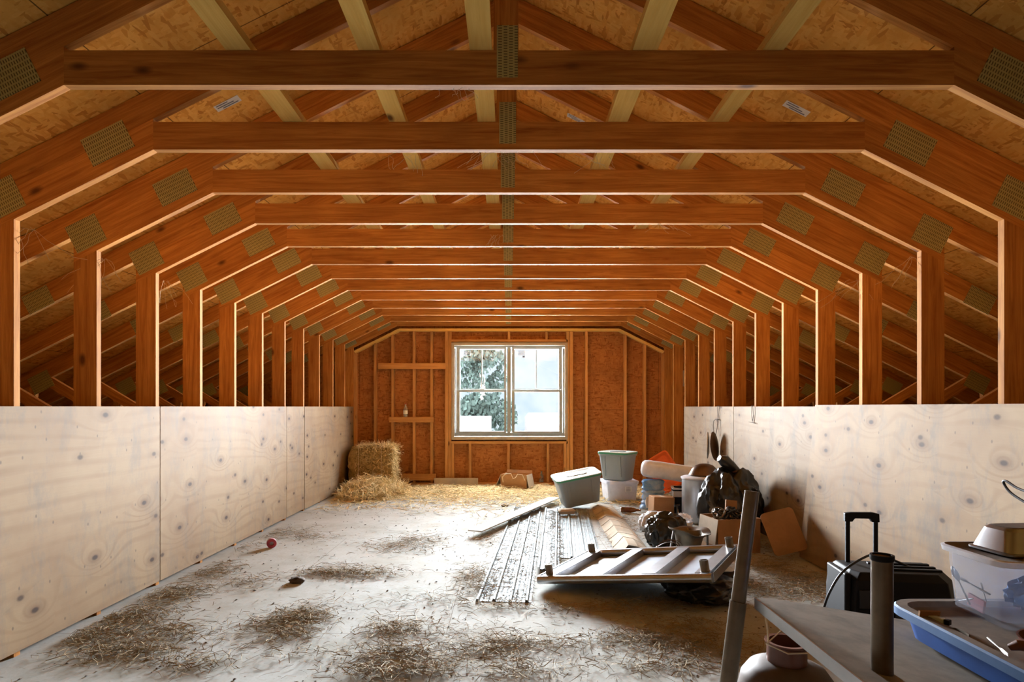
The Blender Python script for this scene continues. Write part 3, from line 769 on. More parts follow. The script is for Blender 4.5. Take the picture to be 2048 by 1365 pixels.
# ------------------------------------------------------------------ blobs, totes and other shapes
def blob(mb, c, rad, seed, amp=.18, freq=3.0, n=5, flat=True, ridg=True, mi=0):
    bm = bmesh.new(); bmesh.ops.create_icosphere(bm, subdivisions=n, radius=1)
    o = Vector((seed * 13.7, seed * 7.1, seed * 3.3)); c = Vector(c)
    vs = []
    for v in bm.verts:
        p = v.co.normalized()
        q = Vector((p.x * freq * 1.25, p.y * freq * 1.25, p.z * freq * .5)) + o
        k = noise.noise(q)
        if ridg: k = .5 - abs(noise.noise(q * .8)) * 2.0 + .35 * (0.5 - abs(noise.noise(Vector((q.y, q.z * 2, q.x)) * 1.9)) * 1.8)
        s = 1 + amp * k + amp * .5 * noise.noise(q * .45)
        w = Vector((p.x * rad[0], p.y * rad[1], p.z * rad[2])) * s
        if flat and w.z < -rad[2] * .72: w.z = -rad[2] * .72 - (.02 * rad[2] * noise.noise(q * 3))
        vs.append(c + w)
    mb.add(vs, [[v.index for v in f.verts] for f in bm.faces], None, mi); bm.free()

def rrect(w, d, r, z, n=4):
    pts = []
    for cx, cy, a0 in ((w / 2 - r, d / 2 - r, 0), (-w / 2 + r, d / 2 - r, PI / 2), (-w / 2 + r, -d / 2 + r, PI), (w / 2 - r, -d / 2 + r, 1.5 * PI)):
        for k in range(n + 1):
            t = a0 + PI / 2 * k / n; pts.append((cx + r * math.cos(t), cy + r * math.sin(t), z))
    return pts
def tub(mb, m, w, d, h, taper, r=.04, t=.006, lip=.0, mi=0, inner=True):
    """open tapered tub: outside, rolled lip, inside"""
    w0, d0 = w * taper, d * taper
    rings = [rrect(w0 - .03, d0 - .03, r * .7, 0), rrect(w0, d0, r, .012), rrect(w, d, r, h - .03)]
    if lip: rings += [rrect(w + 2 * lip, d + 2 * lip, r + lip, h - .028), rrect(w + 2 * lip, d + 2 * lip, r + lip, h)]
    else: rings += [rrect(w, d, r, h)]
    rings += [rrect(w - 2 * t, d - 2 * t, r - t * .5, h), rrect(w0 - 2 * t, d0 - 2 * t, r - t * .5, .02)]
    mb.loops(rings, m, True, True, mi)

# --- clear storage box with grey tote on it
c = Vector((1.5, 8.17, 0)); t = thing('storage_box', c, 'frosted clear storage box on the floor under the upright grey tote', 'storage box')
m = Matrix.Translation(c) @ Matrix.Rotation(R(6), 4, 'Z')
a = MB(); tub(a, m, .42, .36, .265, .9, .03, .004, .012); a.build('body', M['frost'], t, smooth=True)
a = MB(); a.loops([rrect(.445, .385, .035, .266), rrect(.445, .385, .035, .276), rrect(.42, .36, .03, .28)], m); a.build('lid', M['frost'], t, smooth=True)
a = MB(); blob(a, c + Vector((0, 0, .11)), (.165, .13, .115), 5, .3, 4, 4); a.build('crumpled_contents', M['whitebag'], t, smooth=True)
a = MB(); a.box(m @ Vector((.07, -.1845, .17)), (.09, .002, .07), m.to_3x3()); lb = a.build('paper_label', M['paper'], t)
a = MB()
for q in range(3): a.box(m @ Vector((.07, -.186, .15 + q * .018)), (.06, .001, .006), m.to_3x3())
a.build('printed_lines', M['ink'], lb)

def tote(c, m, w, d, h, lab, lidmat='totelid'):
    t = thing('storage_tote', c, lab, 'tote', 'grey storage totes')
    a = MB(); tub(a, m, w, d, h - .03, .83, .05, .005, .012); a.build('body', M['totegrey'], t, smooth=True)
    a = MB()
    for s in (-1, 1):
        for u in (-.28, .28):
            a = MB(); a.box(m @ Vector((u * w, s * (d * .458), h * .5)), (.035, .02, h * .72), m.to_3x3() @ Matrix.Rotation(s * R(-5), 3, 'X')); a.build('rib', M['totegrey'], t, bevel=.004)
    a = MB(); a.loops([rrect(w + .03, d + .03, .06, h - .034), rrect(w + .04, d + .04, .06, h - .03), rrect(w + .04, d + .04, .06, h - .014), rrect(w + .02, d + .02, .055, h - .012)], m); rim = a.build('green_rim', M['green'], t, smooth=True)
    a = MB(); a.loops([rrect(w + .035, d + .035, .058, h - .0125), rrect(w + .035, d + .035, .058, h - .004), rrect(w - .02, d - .02, .05, h), rrect(w - .07, d - .07, .04, h - .002), rrect(w - .09, d - .09, .04, h - .008)], m); lid = a.build('lid', M['totelid'], t, smooth=True)
    a = MB(); a.loops([rrect(w * .5, d * .4, .03, h - .0085), rrect(w * .48, d * .38, .03, h + .001)], m); a.build('lid_panel', M['totegrey'], lid, smooth=True)
    return t
c = Vector((1.475, 8.14, .282)); tote(c, Matrix.Translation(c) @ Matrix.Rotation(R(-38), 4, 'Z'), .41, .34, .385, 'grey tote with green-rimmed lid standing upright on the clear box')
c = Vector((.895, 7.55, .068)); tote(c, Matrix.Translation(c) @ Matrix.Rotation(R(8), 4, 'Z') @ Matrix.Rotation(R(-10.5), 4, 'Y') @ Matrix.Rotation(R(6), 4, 'X'), .54, .36, .375, 'grey tote tipped sideways, propped on the creased cardboard strip')

# --- roofing sheets, ribbed metal
def roofing(front, back, width, nrib, z, lab, double=True):
    front = Vector(front); back = Vector(back); d = (back - front); L = d.length; d.normalize()
    s = Vector((d.y, -d.x, 0)); prof = []
    pitch = width / nrib
    prof.append((-.012, .0)); 
    for k in range(nrib + 1):
        u = k * pitch
        prof += [(u - .013, 0), (u - .006, .016), (u + .006, .016), (u + .013, 0)]
        if k < nrib:
            for q in (1, 2): prof += [(u + pitch * q / 3 - .006, 0), (u + pitch * q / 3, .0025), (u + pitch * q / 3 + .006, 0)]
    prof.append((width + .03, 0))
    a = MB(); N = 8
    rows = []
    for i in range(N + 1):
        o = front + d * (L * i / N); rows.append([o + s * u + Vector((0, 0, z + h)) for u, h in prof])
    n = len(prof)
    a.add([p for r in rows for p in r], [(i * n + k, i * n + k + 1, (i + 1) * n + k + 1, (i + 1) * n + k) for i in range(N) for k in range(n - 1)])
    o = a.build('roofing_sheet', M['galv'], loc=(front + back) / 2, solid=.0012); tag(o, lab, 'metal sheet', 'ribbed metal roofing sheets'); return o
f1 = PZ(955, 1204, 0); b1 = PZ(1030, 1016, 0)
roofing(f1, b1, .32, 3, .003, 'long ribbed metal roofing sheet nearest the open floor, littered with straw')
f2 = PZ(1077, 1142, .012); b2 = PZ(1092, 1020, .012)
roofing((f2.x, f2.y, 0), (b2.x, b2.y, 0), .13, 1, .024, 'narrow ribbed metal strip lying between the two wide roofing sheets')
f3 = Vector((PZ(1118, 1180, 0).x, 4.95, 0)); b3 = PZ(1118, 1016, 0)
f3 = Vector((.415, 5.02, 0)); b3 = Vector((.62, 7.42, 0))
roofing(f3, b3, .33, 3, .004, 'ribbed metal roofing sheet partly under the upturned steel table top')
# straw on the sheets
a = MB()
def g_sheet():
    k = rg.random(); p = f1.lerp(b1, k); u = rg.uniform(0, .36)
    return (p.x + u * .97, p.y - u * .2, .008 + rg.random() * .012)
blades(a, g_sheet, 2000, .015, .09, .0035, .1, rg)
def g_gap():
    y = rg.uniform(4.4, 7.2); x = .36 + (y - 4.6) * .07 + rg.gauss(0, .05); return (x, y, rg.uniform(.02, .034))
blades(a, g_gap, 1100, .02, .12, .003, .15, rg)
stuff(a, 'straw_litter', M['darkstraw'], 'short straw littering the metal roofing sheets', 'straw')

# --- pale plank lying diagonally on the sheets
p0 = P(958, 1071, 5.93); p1 = P(1108, 1004, 7.9)
p0 = Vector((-.335, 5.86, .055)); p1 = Vector((.60, 7.95, .065))
a = MB(); d = (p1 - p0)
a.beam(p0, p1, .012, .15); o = a.build('pale_plank', M['greyply'], loc=(p0 + p1) / 2); tag(o, 'thin pale plank lying diagonally across the metal roofing sheets', 'plank')
a = MB(); c = Vector((PZ(1136, 1032, .03).x, 6.98, .026)); m = Matrix.Translation(c) @ Matrix.Rotation(R(12), 4, 'Z')
a.loops([rrect(.17, .09, .02, 0), rrect(.20, .11, .025, .035), rrect(.15, .08, .02, .055)], m); o = a.build('wood_block', M['kraftpale'], loc=c, smooth=True); tag(o, 'small pale wood offcut on the metal sheets in front of the tipped tote', 'offcut')

# --- creased cardboard strip with slits
a = MB(); N = 24
st0 = Vector((1.02, 5.05, 0)); st1 = Vector((1.13, 7.62, 0))
rows = []
for i in range(N + 1):
    k = i / N; o = st0.lerp(st1, k); wob = .012 * math.sin(k * 17)
    rows.append([o + Vector((-.10, 0, .006)), o + Vector((-.055, 0, .05 + wob * .5)), o + Vector((-.01, 0, .10 + wob)), o + Vector((.07, 0, .085 + wob)), o + Vector((.14, 0, .055)), o + Vector((.19, 0, .02))]); rows[-1] = [Vector((p.x, p.y, max(.004, p.z * (1 - .6 * k)))) for p in rows[-1]]
t = thing('cardboard_strip', st0.lerp(st1, .5), 'long creased pale cardboard strip with slits, lying under the tipped tote', 'cardboard')
n = 6
for i in range(0, N, 3):
    a = MB(); rr = [list(r) for r in rows[i:i + 4]]
    if len(rr) < 2: continue
    sh = Vector((0, .020, 0)); rr[0] = [p + sh for p in rr[0]]
    a.add([p for r in rr for p in r], [(q * n + k, q * n + k + 1, (q + 1) * n + k + 1, (q + 1) * n + k) for q in range(len(rr) - 1) for k in range(n - 1)])
    a.build('panel', M['kraftpale'], t, solid=.004)

# --- bedding roll in clear plastic
def capsule(mb, p0, p1, hw, hh, m=14, seed=1, amp=.06):
    p0 = Vector(p0); p1 = Vector(p1); d = (p1 - p0); L = d.length; d.normalize(); s = d.cross(Vector((0, 0, 1))).normalized(); u = s.cross(d)
    rings = []
    prof = [(0.0, .35), (.015, .7), (.05, .93), (.12, 1.0), (.3, 1.02), (.5, .98), (.7, 1), (.88, 1), (.95, .93), (.985, .7), (1.0, .35)]
    for k, sc in prof:
        ring = []
        for j in range(24):
            t = 2 * PI * j / 24; cx, cz = math.cos(t), math.sin(t)
            e = (abs(cx) ** 3 + abs(cz) ** 3) ** (-1 / 3)
            q = 1 + amp * noise.noise((k * 6 + seed, cx * 2, cz * 2))
            ring.append(p0 + d * L * k + (s * cx * hw + u * cz * hh) * e * sc * q)
        rings.append(ring)
    mb.loops(rings)
a = MB(); capsule(a, (1.66, 7.55, .505), (2.40, 7.42, .41), .13, .105, seed=2)
t = thing('bedding_roll', (2.0, 7.5, .3), 'white plastic-wrapped bedding roll lying across the blue bundle', 'bedding roll')
a.build('plastic_wrap', M['film'], t, smooth=True, angle=70)
a = MB(); capsule(a, (1.69, 7.545, .505), (2.38, 7.422, .412), .115, .09, seed=4); a.build('folded_bedding', M['whitebag'], t, smooth=True, angle=70)
# --- blue bundle
c = Vector((1.80, 7.50, .185)); t = thing('blue_bundle', Vector((c.x, c.y, 0)), 'blue ribbed plastic bundle standing under the white bedding roll', 'bundle')
a = MB(); rings = []
for k in range(15):
    z = .0 + .355 * k / 14; rr = .12 + .012 * math.sin(k * 2.6) + (.03 if k < 3 else 0) * (3 - k) / 3
    rings.append([(c.x + rr * 1.15 * math.cos(q / 20 * 2 * PI) * (1 + .06 * noise.noise((q * .7, k * .4, 2))), c.y + rr * .8 * math.sin(q / 20 * 2 * PI), z + .004) for q in range(20)])
a.loops(rings); a.build('ribbed_wrap', M['bluefilm'], t, smooth=True, angle=60)
a = MB(); blob(a, c + Vector((-.07, -.115, -.10)), (.05, .03, .085), 9, .3, 3, 3); a.build('white_corner', M['whitebag'], t, smooth=True)
# --- orange tray leaning at the wall
c = Vector((2.37, 8.76, 0)); t = thing('orange_tray', c, 'bright orange plastic tray leaning up behind the bedding roll', 'tray')
m = Matrix.Translation(c + Vector((-.1, 0, .31))) @ Matrix.Rotation(R(-32), 4, 'Y') @ Matrix.Rotation(R(75), 4, 'X')
a = MB(); tub(a, m, .36, .52, .07, .85, .04, .005, .015); a.build('body', M['orange'], t, smooth=True)
a = MB(); a.box(c + Vector((-.22, -.25, .16)), (.09, .04, .32), Euler((R(8), 0, 0))); a.build('side_wing', M['orange'], t, bevel=.008)
# --- small brown carton
c = Vector((1.80, 6.98, 0)); m = Matrix.Translation(c) @ Matrix.Rotation(R(8), 4, 'Z') @ Matrix.Rotation(R(3), 4, 'Y')
t = thing('small_carton', c, 'small closed brown carton sitting in front of the blue bundle', 'box')
a = MB(); a.box(m @ Vector((0, .09, .11)), (.25, .18, .21), m.to_3x3()); a.build('carton', M['kraft'], t, bevel=.006)
a = MB(); a.box(m @ Vector((0, .09, .2158)), (.05, .182, .0016), m.to_3x3()); a.build('tape', M['kraftpale'], t)
# --- dark bin with pale rim
c = Vector((2.09, 7.20, 0)); m = Matrix.Translation(c) @ Matrix.Rotation(R(-10), 4, 'Z')
t = thing('dark_bin', c, 'dark plastic bin with white rim between the small carton and stock pot', 'bin')
a = MB(); tub(a, m, .24, .22, .30, .85, .03, .005, .0); a.build('body', M['blackpl'], t, smooth=True)
a = MB(); a.loops([rrect(.26, .24, .035, .285), rrect(.275, .255, .04, .29), rrect(.275, .255, .04, .306), rrect(.22, .2, .03, .306)], m, False, False); a.build('rim', M['whitebag'], t, smooth=True)
a = MB(); a.loops([rrect(.255, .235, .03, .20), rrect(.265, .245, .03, .27)], m, False, False); a.build('label_band', M['whitebag'], t, smooth=True)
# --- wood splinter
a = MB(); a.prism([(1.875, 0), (1.915, 0), (1.90, .13)], 6.75, 6.77, (0, 1)); o = a.build('wood_splinter', M['stud'], loc=(1.895, 6.76, 0)); tag(o, 'pointed splinter of wood standing beside the small brown carton', 'wood scrap')
# --- stock pot
c = Vector((2.12, 6.62, 0)); t = thing('stock_pot', c, 'tall steel stock pot with pale lid beside the black bag', 'pot')
a = MB(); a.lathe([(.20, 0), (.205, .01), (.205, .47), (.212, .475), (.212, .485)], 40, Matrix.Translation(c)); a.build('body', M['steel'], t, smooth=True)
a = MB(); a.lathe([(.216, .478), (.218, .492), (.2, .50), (.1, .508), (.0, .51)], 40, Matrix.Translation(c)); a.build('lid', M['whitebag'], t, smooth=True)
# --- dome pan on the pot
c = Vector((2.17, 6.86, .0)); t = thing('roasting_lid', Vector((2.16, 6.62, .51)), 'brown domed roaster lid resting on the stock pot', 'lid')
m = Matrix.Translation(Vector((2.16, 6.64, .513)))
a = MB(); a.lathe([(.165, 0), (.17, .006), (.155, .03), (.135, .07), (.10, .105), (.05, .125), (.0, .13)], 32, m, 0, 1, .8); a.build('dome', M['brownpan'], t, smooth=True)
a = MB(); q = m @ Vector((.175, 0, .01)); a.tube([q + Vector((-.01, -.05, 0)), q + Vector((.03, -.05, .04)), q + Vector((.05, 0, .06)), q + Vector((.03, .05, .04)), q + Vector((-.01, .05, 0))], .006, 6); a.build('handle', M['zinc'], t, smooth=True)

# --- big black rubbish bag with tied neck
c = Vector((2.165, 5.87, 0)); t = thing('rubbish_bag', c, 'large black rubbish bag with tied neck standing against the plywood', 'bag')
a = MB(); blob(a, c + Vector((0, 0, .285)), (.285, .25, .38), 21, .20, 2.6, 5); a.build('film', M['blackbag'], t, smooth=True, angle=55)
a = MB(); p = c + Vector((.05, -.02, .62)); a.tube([p + Vector((.03, 0, -.06)), p + Vector((.015, 0, .0)), p + Vector((0, 0, .03)), p + Vector((-.05, 0, .07)), p + Vector((-.12, 0, .125)), p + Vector((-.17, -.01, .15))], [.10, .05, .036, .05, .06, .03], 14); a.build('tied_neck', M['blackbag'], t, smooth=True)
a = MB(); a.tube([p + Vector((.042 * math.cos(q / 12 * 2 * PI) + .005, .042 * math.sin(q / 12 * 2 * PI), .02)) for q in range(12)], .012, 6, True); a.build('tie', M['clay'], t, smooth=True)

# --- carton of cables
c = Vector((1.955, 5.32, 0)); o, m = open_box('cable_box', c, (.40, .31, .30), R(11), M['kraft'], 'open brown carton full of tangled cables in front of the black bag',
    [(3, R(172), .22, M['kraftpale']), (1, R(120), .12, M['kraft'])])  # flap on the lit side coloured paler for the window light
cable_group = 'tangled cables in the open carton'
rc = random.Random(11)
for k in range(12):
    a = MB(); pts = []; x, y = rc.uniform(-.12, .12), rc.uniform(-.07, .07); ph = rc.uniform(0, 6); rr = rc.uniform(.035, .062); tz = rc.uniform(.29, .36)
    turns = rc.choice((1.2, 1.6, 2.2))
    for q in range(26):
        u = q / 25; tt = ph + u * turns * 2 * PI
        pts.append(m @ Vector((x + rr * math.cos(tt) * (1 - .3 * u), y + rr * .8 * math.sin(tt), tz + .05 * math.sin(tt * .7 + k) - .04 * u + .012 * k * .3)))
    a.tube(pts, rc.choice((.007, .008, .010)), 6)
    ob = a.build('cable', M[rc.choice(['rubber', 'dullsteel', 'dullsteel', 'zinc'])], loc=pts[0], smooth=True)
    tag(ob, 'coiled dark cable among the tangle heaped in the open carton', 'cable', cable_group)
a = MB(); a.box(m @ Vector((.0, .0, .12)), (.37, .28, .22), m.to_3x3()); a.build('packed_contents', M['blackbag'], o)
a = MB(); q = m @ Vector((.05, .06, .30)); a.box(q + Vector((0, 0, .06)), (.10, .02, .14), Euler((R(-8), R(6), 0))); ob = a.build('card_piece', M['kraft'], loc=q); tag(ob, 'torn piece of brown card sticking up out of the cable carton', 'card')
# --- leaning cardboard sheet
c = Vector((2.30, 4.98, 0)); m = Matrix.Translation(c + Vector((-.02, 0, .235))) @ Matrix.Rotation(R(-13), 4, 'Z') @ Matrix.Rotation(R(-20), 4, 'X') @ Matrix.Rotation(R(-17), 4, 'Y')
a = MB(); ring = rrect(.27, .36, .035, 0); N = len(ring)
f = [m @ Vector((x, 0, y)) for x, y, z in ring]; g2 = [m @ Vector((x, .012, y)) for x, y, z in ring]
a.loops([f, g2]); o = a.build('cardboard_sheet', M['kraft'], loc=c); tag(o, 'dusty brown cardboard sheet tilted on a corner against the plywood', 'cardboard')

# --- small black bag, basin, wire coil
c = Vector((1.46, 5.47, 0)); t = thing('slumped_bag', c, 'slumped black plastic bag behind the dented basin', 'bag')
a = MB(); blob(a, c + Vector((-.02, 0, .12)), (.195, .16, .175), 33, .22, 2.4, 5); a.build('film', M['blackbag'], t, smooth=True, angle=55)
c = Vector((1.48, 4.98, 0)); m = Matrix.Translation(c) @ Matrix.Rotation(R(4), 4, 'Y')
t = thing('dented_basin', c, 'dented steel basin with wide flat rim behind the upturned table', 'basin')
def basin(mb):
    rings = []
    for r, z in ((.085, 0), (.09, .01), (.10, .13), (.105, .16), (.115, .20), (.15, .235), (.172, .243), (.172, .249), (.15, .244), (.11, .225), (.10, .2), (.085, .02)):
        rings.append([(r * math.cos(q / 32 * 2 * PI), r * math.sin(q / 32 * 2 * PI), z + (.014 * math.sin(2 * q / 32 * 2 * PI + .6) + .006 * math.sin(5 * q / 32 * 2 * PI)) * (z > .2)) for q in range(32)])
    mb.loops(rings, m)
a = MB(); basin(a); a.build('body', M['dullsteel'], t, smooth=True)
for s in (-1, 1):
    a = MB(); a.beam(m @ Vector((s * .14, -.03, .235)), m @ Vector((s * .155, -.03, .08)), .02, .012, (0, 1, 0)); a.build('bracket', M['zinc'], t)
a = MB(); c = Vector((1.25, 4.77, .0)); pts = []
for q in range(70):
    tt = q / 70 * 2 * PI * 3.6; rr = .11 - .02 * math.sin(q * .13)
    pts.append(c + Vector((rr * math.cos(tt), .05 * math.sin(tt) , .11 + .085 * math.sin(tt + .5) + .012 * math.sin(q * .21))))
a.tube(pts, .0035, 5); o = a.build('wire_coil', M['wire'], loc=c, smooth=True); tag(o, 'loose coil of rusty wire between the slumped bag and upturned table', 'wire')

# --- white bag, jug lid, amber bottle, small tools
t = thing('carrier_bag', (1.50, 6.1, 0), 'crumpled white carrier bag with a pink mark beside the tub', 'bag')
a = MB(); blob(a, (1.50, 6.12, .085), (.17, .15, .115), 41, .25, 2.6, 4); a.build('film', M['whitebag'], t, smooth=True, angle=60)
a = MB(); blob(a, (1.585, 6.02, .17), (.03, .02, .028), 6, .25, 3, 3, False); a.build('pink_mark', M['red'], t, smooth=True)
a = MB(); a.tube([(1.38, 6.0, .05), (1.33, 5.98, .08), (1.36, 6.02, .15), (1.44, 6.08, .185), (1.5, 6.1, .19)], [.012, .016, .018, .02, .02], 8); a.build('bag_handle', M['whitebag'], t, smooth=True)
c = Vector((1.72, 5.92, 0)); t = thing('white_tub', c, 'small round white tub with film over it behind the slumped bag', 'tub')
a = MB(); a.lathe([(.075, 0), (.08, .01), (.088, .12), (.094, .125), (.094, .14), (.086, .14), (.078, .02)], 28, Matrix.Translation(c)); a.build('body', M['whitebag'], t, smooth=True)
a = MB(); blob(a, c + Vector((-.01, 0, .165)), (.085, .08, .05), 44, .3, 3, 4); a.build('film_cover', M['film'], t, smooth=True)
c = PZ(1262, 1022, .035); m = Matrix.Translation((c.x - .11, 7.18, .036)) @ Matrix.Rotation(R(90), 4, 'Y') @ Matrix.Rotation(R(8), 4, 'X')
t = thing('beer_bottle', (c.x, 7.18, 0), 'brown glass bottle lying on its side on the hay', 'bottle')
a = MB(); a.lathe([(.028, 0), (.033, .006), (.033, .125), (.028, .15), (.016, .18), (.0135, .22), (.0155, .222), (.0155, .235), (.012, .236)], 20, m); a.build('glass_body', M['amber'], t, smooth=True)
a = MB(); a.lathe([(.0335, .04), (.0335, .1)], 20, m); a.build('paper_label', M['clay'], t, smooth=True)
# tool
c = Vector((1.60, 5.72, 0)); t = thing('hand_tool', c, 'slim black T-handled tool standing upright against the cable carton', 'tool')
a = MB(); a.tube([c + Vector((0, 0, .10)), c + Vector((.004, .0, .33))], .007, 8); a.build('shank', M['rubber'], t, smooth=True)
a = MB(); a.tube([c + Vector((-.025, 0, .325)), c + Vector((.03, 0, .335))], .008, 8); a.build('cross_handle', M['rubber'], t, smooth=True); a = MB(); a.tube([c + Vector((-.005, 0, .25)), c + Vector((.05, 0, .262))], .004, 6); a.build('side_pin', M['rubber'], t, smooth=True)
for s in (-1, 1):
    a = MB(); a.tube([c + Vector((0, 0, .12)), c + Vector((s * .018, 0, .06)), c + Vector((s * .012, 0, .0))], .006, 6); a.build('jaw', M['rubber'], t, smooth=True)

# ------------------------------------------------------------------ upturned steel table top
FL = Vector((.2, 4.2, .085)); E1 = Vector((1.016, -.615, .19)); E2 = Vector((.46, .76, .0))
E2 = E2 - E1 * (E2.dot(E1) / E1.dot(E1))
w_, d_ = E1.length, E2.length; e1 = E1.normalized(); e2 = E2.normalized(); e3 = e1.cross(e2).normalized()
TM = Matrix((e1, e2, e3)).transposed().to_4x4(); TM.translation = FL
t = thing('steel_table', FL, 'steel table without legs lying upside down on the floor, one end propped up', 'table')
T3 = TM.to_3x3()
dp = .055
a = MB(); a.box(TM @ Vector((w_ / 2, d_ / 2, -dp)), (w_ - .01, d_ - .01, .003), T3); a.build('sheet', M['steelshine'], t)
for (x0, x1, y) in ((0, w_, .0), (0, w_, d_)):
    a = MB(); a.tube([TM @ Vector((x0 + .005, y, -.028)), TM @ Vector((x1 - .005, y, -.028))], .028, 14); a.build('rolled_edge', M['steel'], t, smooth=True)
for x in (0, w_):
    a = MB(); a.box(TM @ Vector((x, d_ / 2, -.028)), (.004, d_ - .02, .056), T3); a.build('side_flange', M['steel'], t)
for x in (.07, w_ * .36, w_ * .66, w_ - .07):
    a = MB(); a.box(TM @ Vector((x, d_ / 2, -.004)), (.09, d_ - .06, .004), T3)
    for s in (-1, 1): a.box(TM @ Vector((x + s * .043, d_ / 2, -.029)), (.004, d_ - .06, .048), T3)
    a.build('cross_channel', M['steel'], t)
for x in (.06, w_ - .06):
    for y in (.07, d_ - .07):
        a = MB(); m = TM @ Matrix.Translation((x, y, -.001))
        a.lathe([(.030, 0), (.027, .004), (.027, .066), (.022, .066), (.022, .004)], 20, m); a.build('leg_socket', M['dullsteel'], t, smooth=True)
# black sack propping the raised end
c = TM @ Vector((w_ * .86, d_ * .42, -dp)); 
t = thing('black_sack', (c.x, c.y, 0), 'black plastic sack wedged under the raised end of the table top', 'bag')
a = MB(); hz = max(.05, (c.z - .022) / 1.72); blob(a, (c.x, c.y, hz * .74), (.25, .24, hz * .85), 51, .16, 2.4, 5); a.build('film', M['blackbag'], t, smooth=True, angle=55)
a = MB(); c2 = TM @ Vector((w_ + .03, d_ * .62, -dp)); a.tube([(c.x + .12, c.y + .1, .10), (c2.x - .02, c2.y, .12), (c2.x + .06, c2.y + .05, .15), (c2.x + .12, c2.y + .1, .19)], [.05, .04, .03, .008], 10); a.build('loose_corner', M['blackbag'], t, smooth=True)

# ------------------------------------------------------------------ leg-up work table with shelf (foreground)
sl = .13
def SZ(x): return .735 - sl * (x - .67)
t = thing('work_table', (.9, 1.4, 0), 'dusty steel shelf frame with two bare tube posts in the foreground', 'shelf frame')
top1 = Vector((.713, 1.76, 1.022)); bot1 = Vector((.713 - .15 * 1.022, 1.70, 0))
a = MB()
a.tube([bot1, bot1.lerp(top1, .69)], .0235, 20)
a.build('post', M['dullsteel'], t, smooth=True)
a = MB(); a.tube([bot1.lerp(top1, .66), top1], .0205, 20, cap=False); a.tube([bot1.lerp(top1, .8), top1], .0185, 20); a.build('post_sleeve', M['dullsteel'], t, smooth=True)
a = MB(); a.tube([(.771, 1.24, 0), (.771, 1.24, .961)], .0205, 24); a.build('post', M['dullsteel'], t, smooth=True)
a = MB(); a.lathe([(.0206, 0), (.0225, .002), (.0225, .012), (.018, .0125), (.0165, .003), (0, .003)], 24, Matrix.Translation((.771, 1.24, .952))); a.build('post_cap', M['blackpl'], t, smooth=True)
a = MB()
ol = [(.692, .70), (1.42, .70), (1.42, 1.62), (1.12, 1.66), (.985, 1.672), (.74, 1.705), (.692, 1.69)]
topz = [(x, y, SZ(x)) for x, y in ol]; lo = [(x, y, SZ(x) - .003) for x, y in ol]
a.loops([lo, topz]); a.build('shelf', M['dustshelf'], t)
a = MB(); a.box((.691, 1.195, SZ(.69) - .014), (.004, .98, .03)); a.build('shelf_lip', M['steel'], t)
a = MB(); a.box((1.42, 1.16, SZ(1.42) - .30), (.03, .03, .60 - .01)); a.build('shelf_support', M['dullsteel'], t)

# propane tank under the shelf
c = Vector((.995, 2.15, 0)); t = thing('gas_tank', c, 'round-shouldered tank with wire handle under the foreground shelf', 'tank')
m = Matrix.Translation(c)
a = MB(); a.lathe([(.10, 0), (.12, .01), (.12, .03), (.155, .06), (.165, .12), (.165, .25), (.155, .30), (.13, .335), (.09, .355), (.05, .362), (0, .363)], 40, m); a.build('body', M['tankpaint'], t, smooth=True)
a = MB(); a.lathe([(.068, .345), (.066, .42), (.074, .425), (.074, .431), (.06, .43), (.058, .352)], 32, m); a.build('collar', M['clay'], t, smooth=True)
a = MB(); a.tube([c + Vector((-.075, -.02, .428)), c + Vector((-.068, 0, .47)), c + Vector((-.075, .01, .53)), c + Vector((-.06, .01, .55)), c + Vector((-.05, 0, .50)), c + Vector((-.01, .02, .46)), c + Vector((-.09, -.04, .435)), c + Vector((-.03, -.075, .415)), c + Vector((.04, -.07, .415))], .003, 6); a.build('wire_handle', M['twine'], t, smooth=True)

# ------------------------------------------------------------------ trolley speaker
c = Vector((1.985, 3.12, 0)); yaw = R(-8); m = Matrix.Translation(c) @ Matrix.Rotation(yaw, 4, 'Z')
t = thing('trolley_speaker', c, 'black trolley loudspeaker with raised pull handle by the plywood', 'speaker')
def octa(w, d, z, ch): return [(-w / 2, -d / 2 + ch, z), (-w / 2 + ch * .4, -d / 2, z), (w / 2 - ch, -d / 2, z), (w / 2, -d / 2 + ch * 1.3, z), (w / 2 - .01, d / 2, z), (-w / 2, d / 2, z)]
a = MB(); rings = [octa(.50, .30, 0.02, .05), octa(.52, .32, .04, .05), octa(.52, .32, .30, .05), octa(.50, .31, .40, .06), octa(.44, .25, .435, .06)]
a.loops(rings, m); a.build('cabinet', M['blackpl'], t, bevel=.006)
a = MB(); a.box(m @ Vector((-.155, -.163, .31)), (.13, .01, .09), m.to_3x3()); gh = a.build('side_grip', M['rubber'], t)
a = MB(); a.box(m @ Vector((-.155, -.166, .256)), (.14, .016, .012), m.to_3x3()); a.build('grip_edge', M['blackpl'], gh)
a = MB(); a.box(m @ Vector((-.262, -.02, .22)), (.03, .24, .42), m.to_3x3()); a.build('side_bumper', M['blackpl'], t, bevel=.008)
for y in (-.06, 0.0, .06):
    a = MB(); a.box(m @ Vector((.06, y, .438)), (.30, .025, .012), m.to_3x3()); a.build('top_rib', M['blackpl'], t, bevel=.003)
a = MB(); a.lathe([(.12, 0), (.12, .008), (.1, .012), (0, .012)], 32, m @ Matrix.Translation((.06, -.160, .20)) @ Matrix.Rotation(R(90), 4, 'X')); a.build('speaker_grille', M['rubber'], t, smooth=True)
hx0, hx1 = -.175, -.035
for x in (hx0, hx1):
    a = MB(); a.box(m @ Vector((x, .09, .545)), (.022, .016, .24), m.to_3x3()); a.build('handle_rod', M['blackpl'], t, bevel=.003)
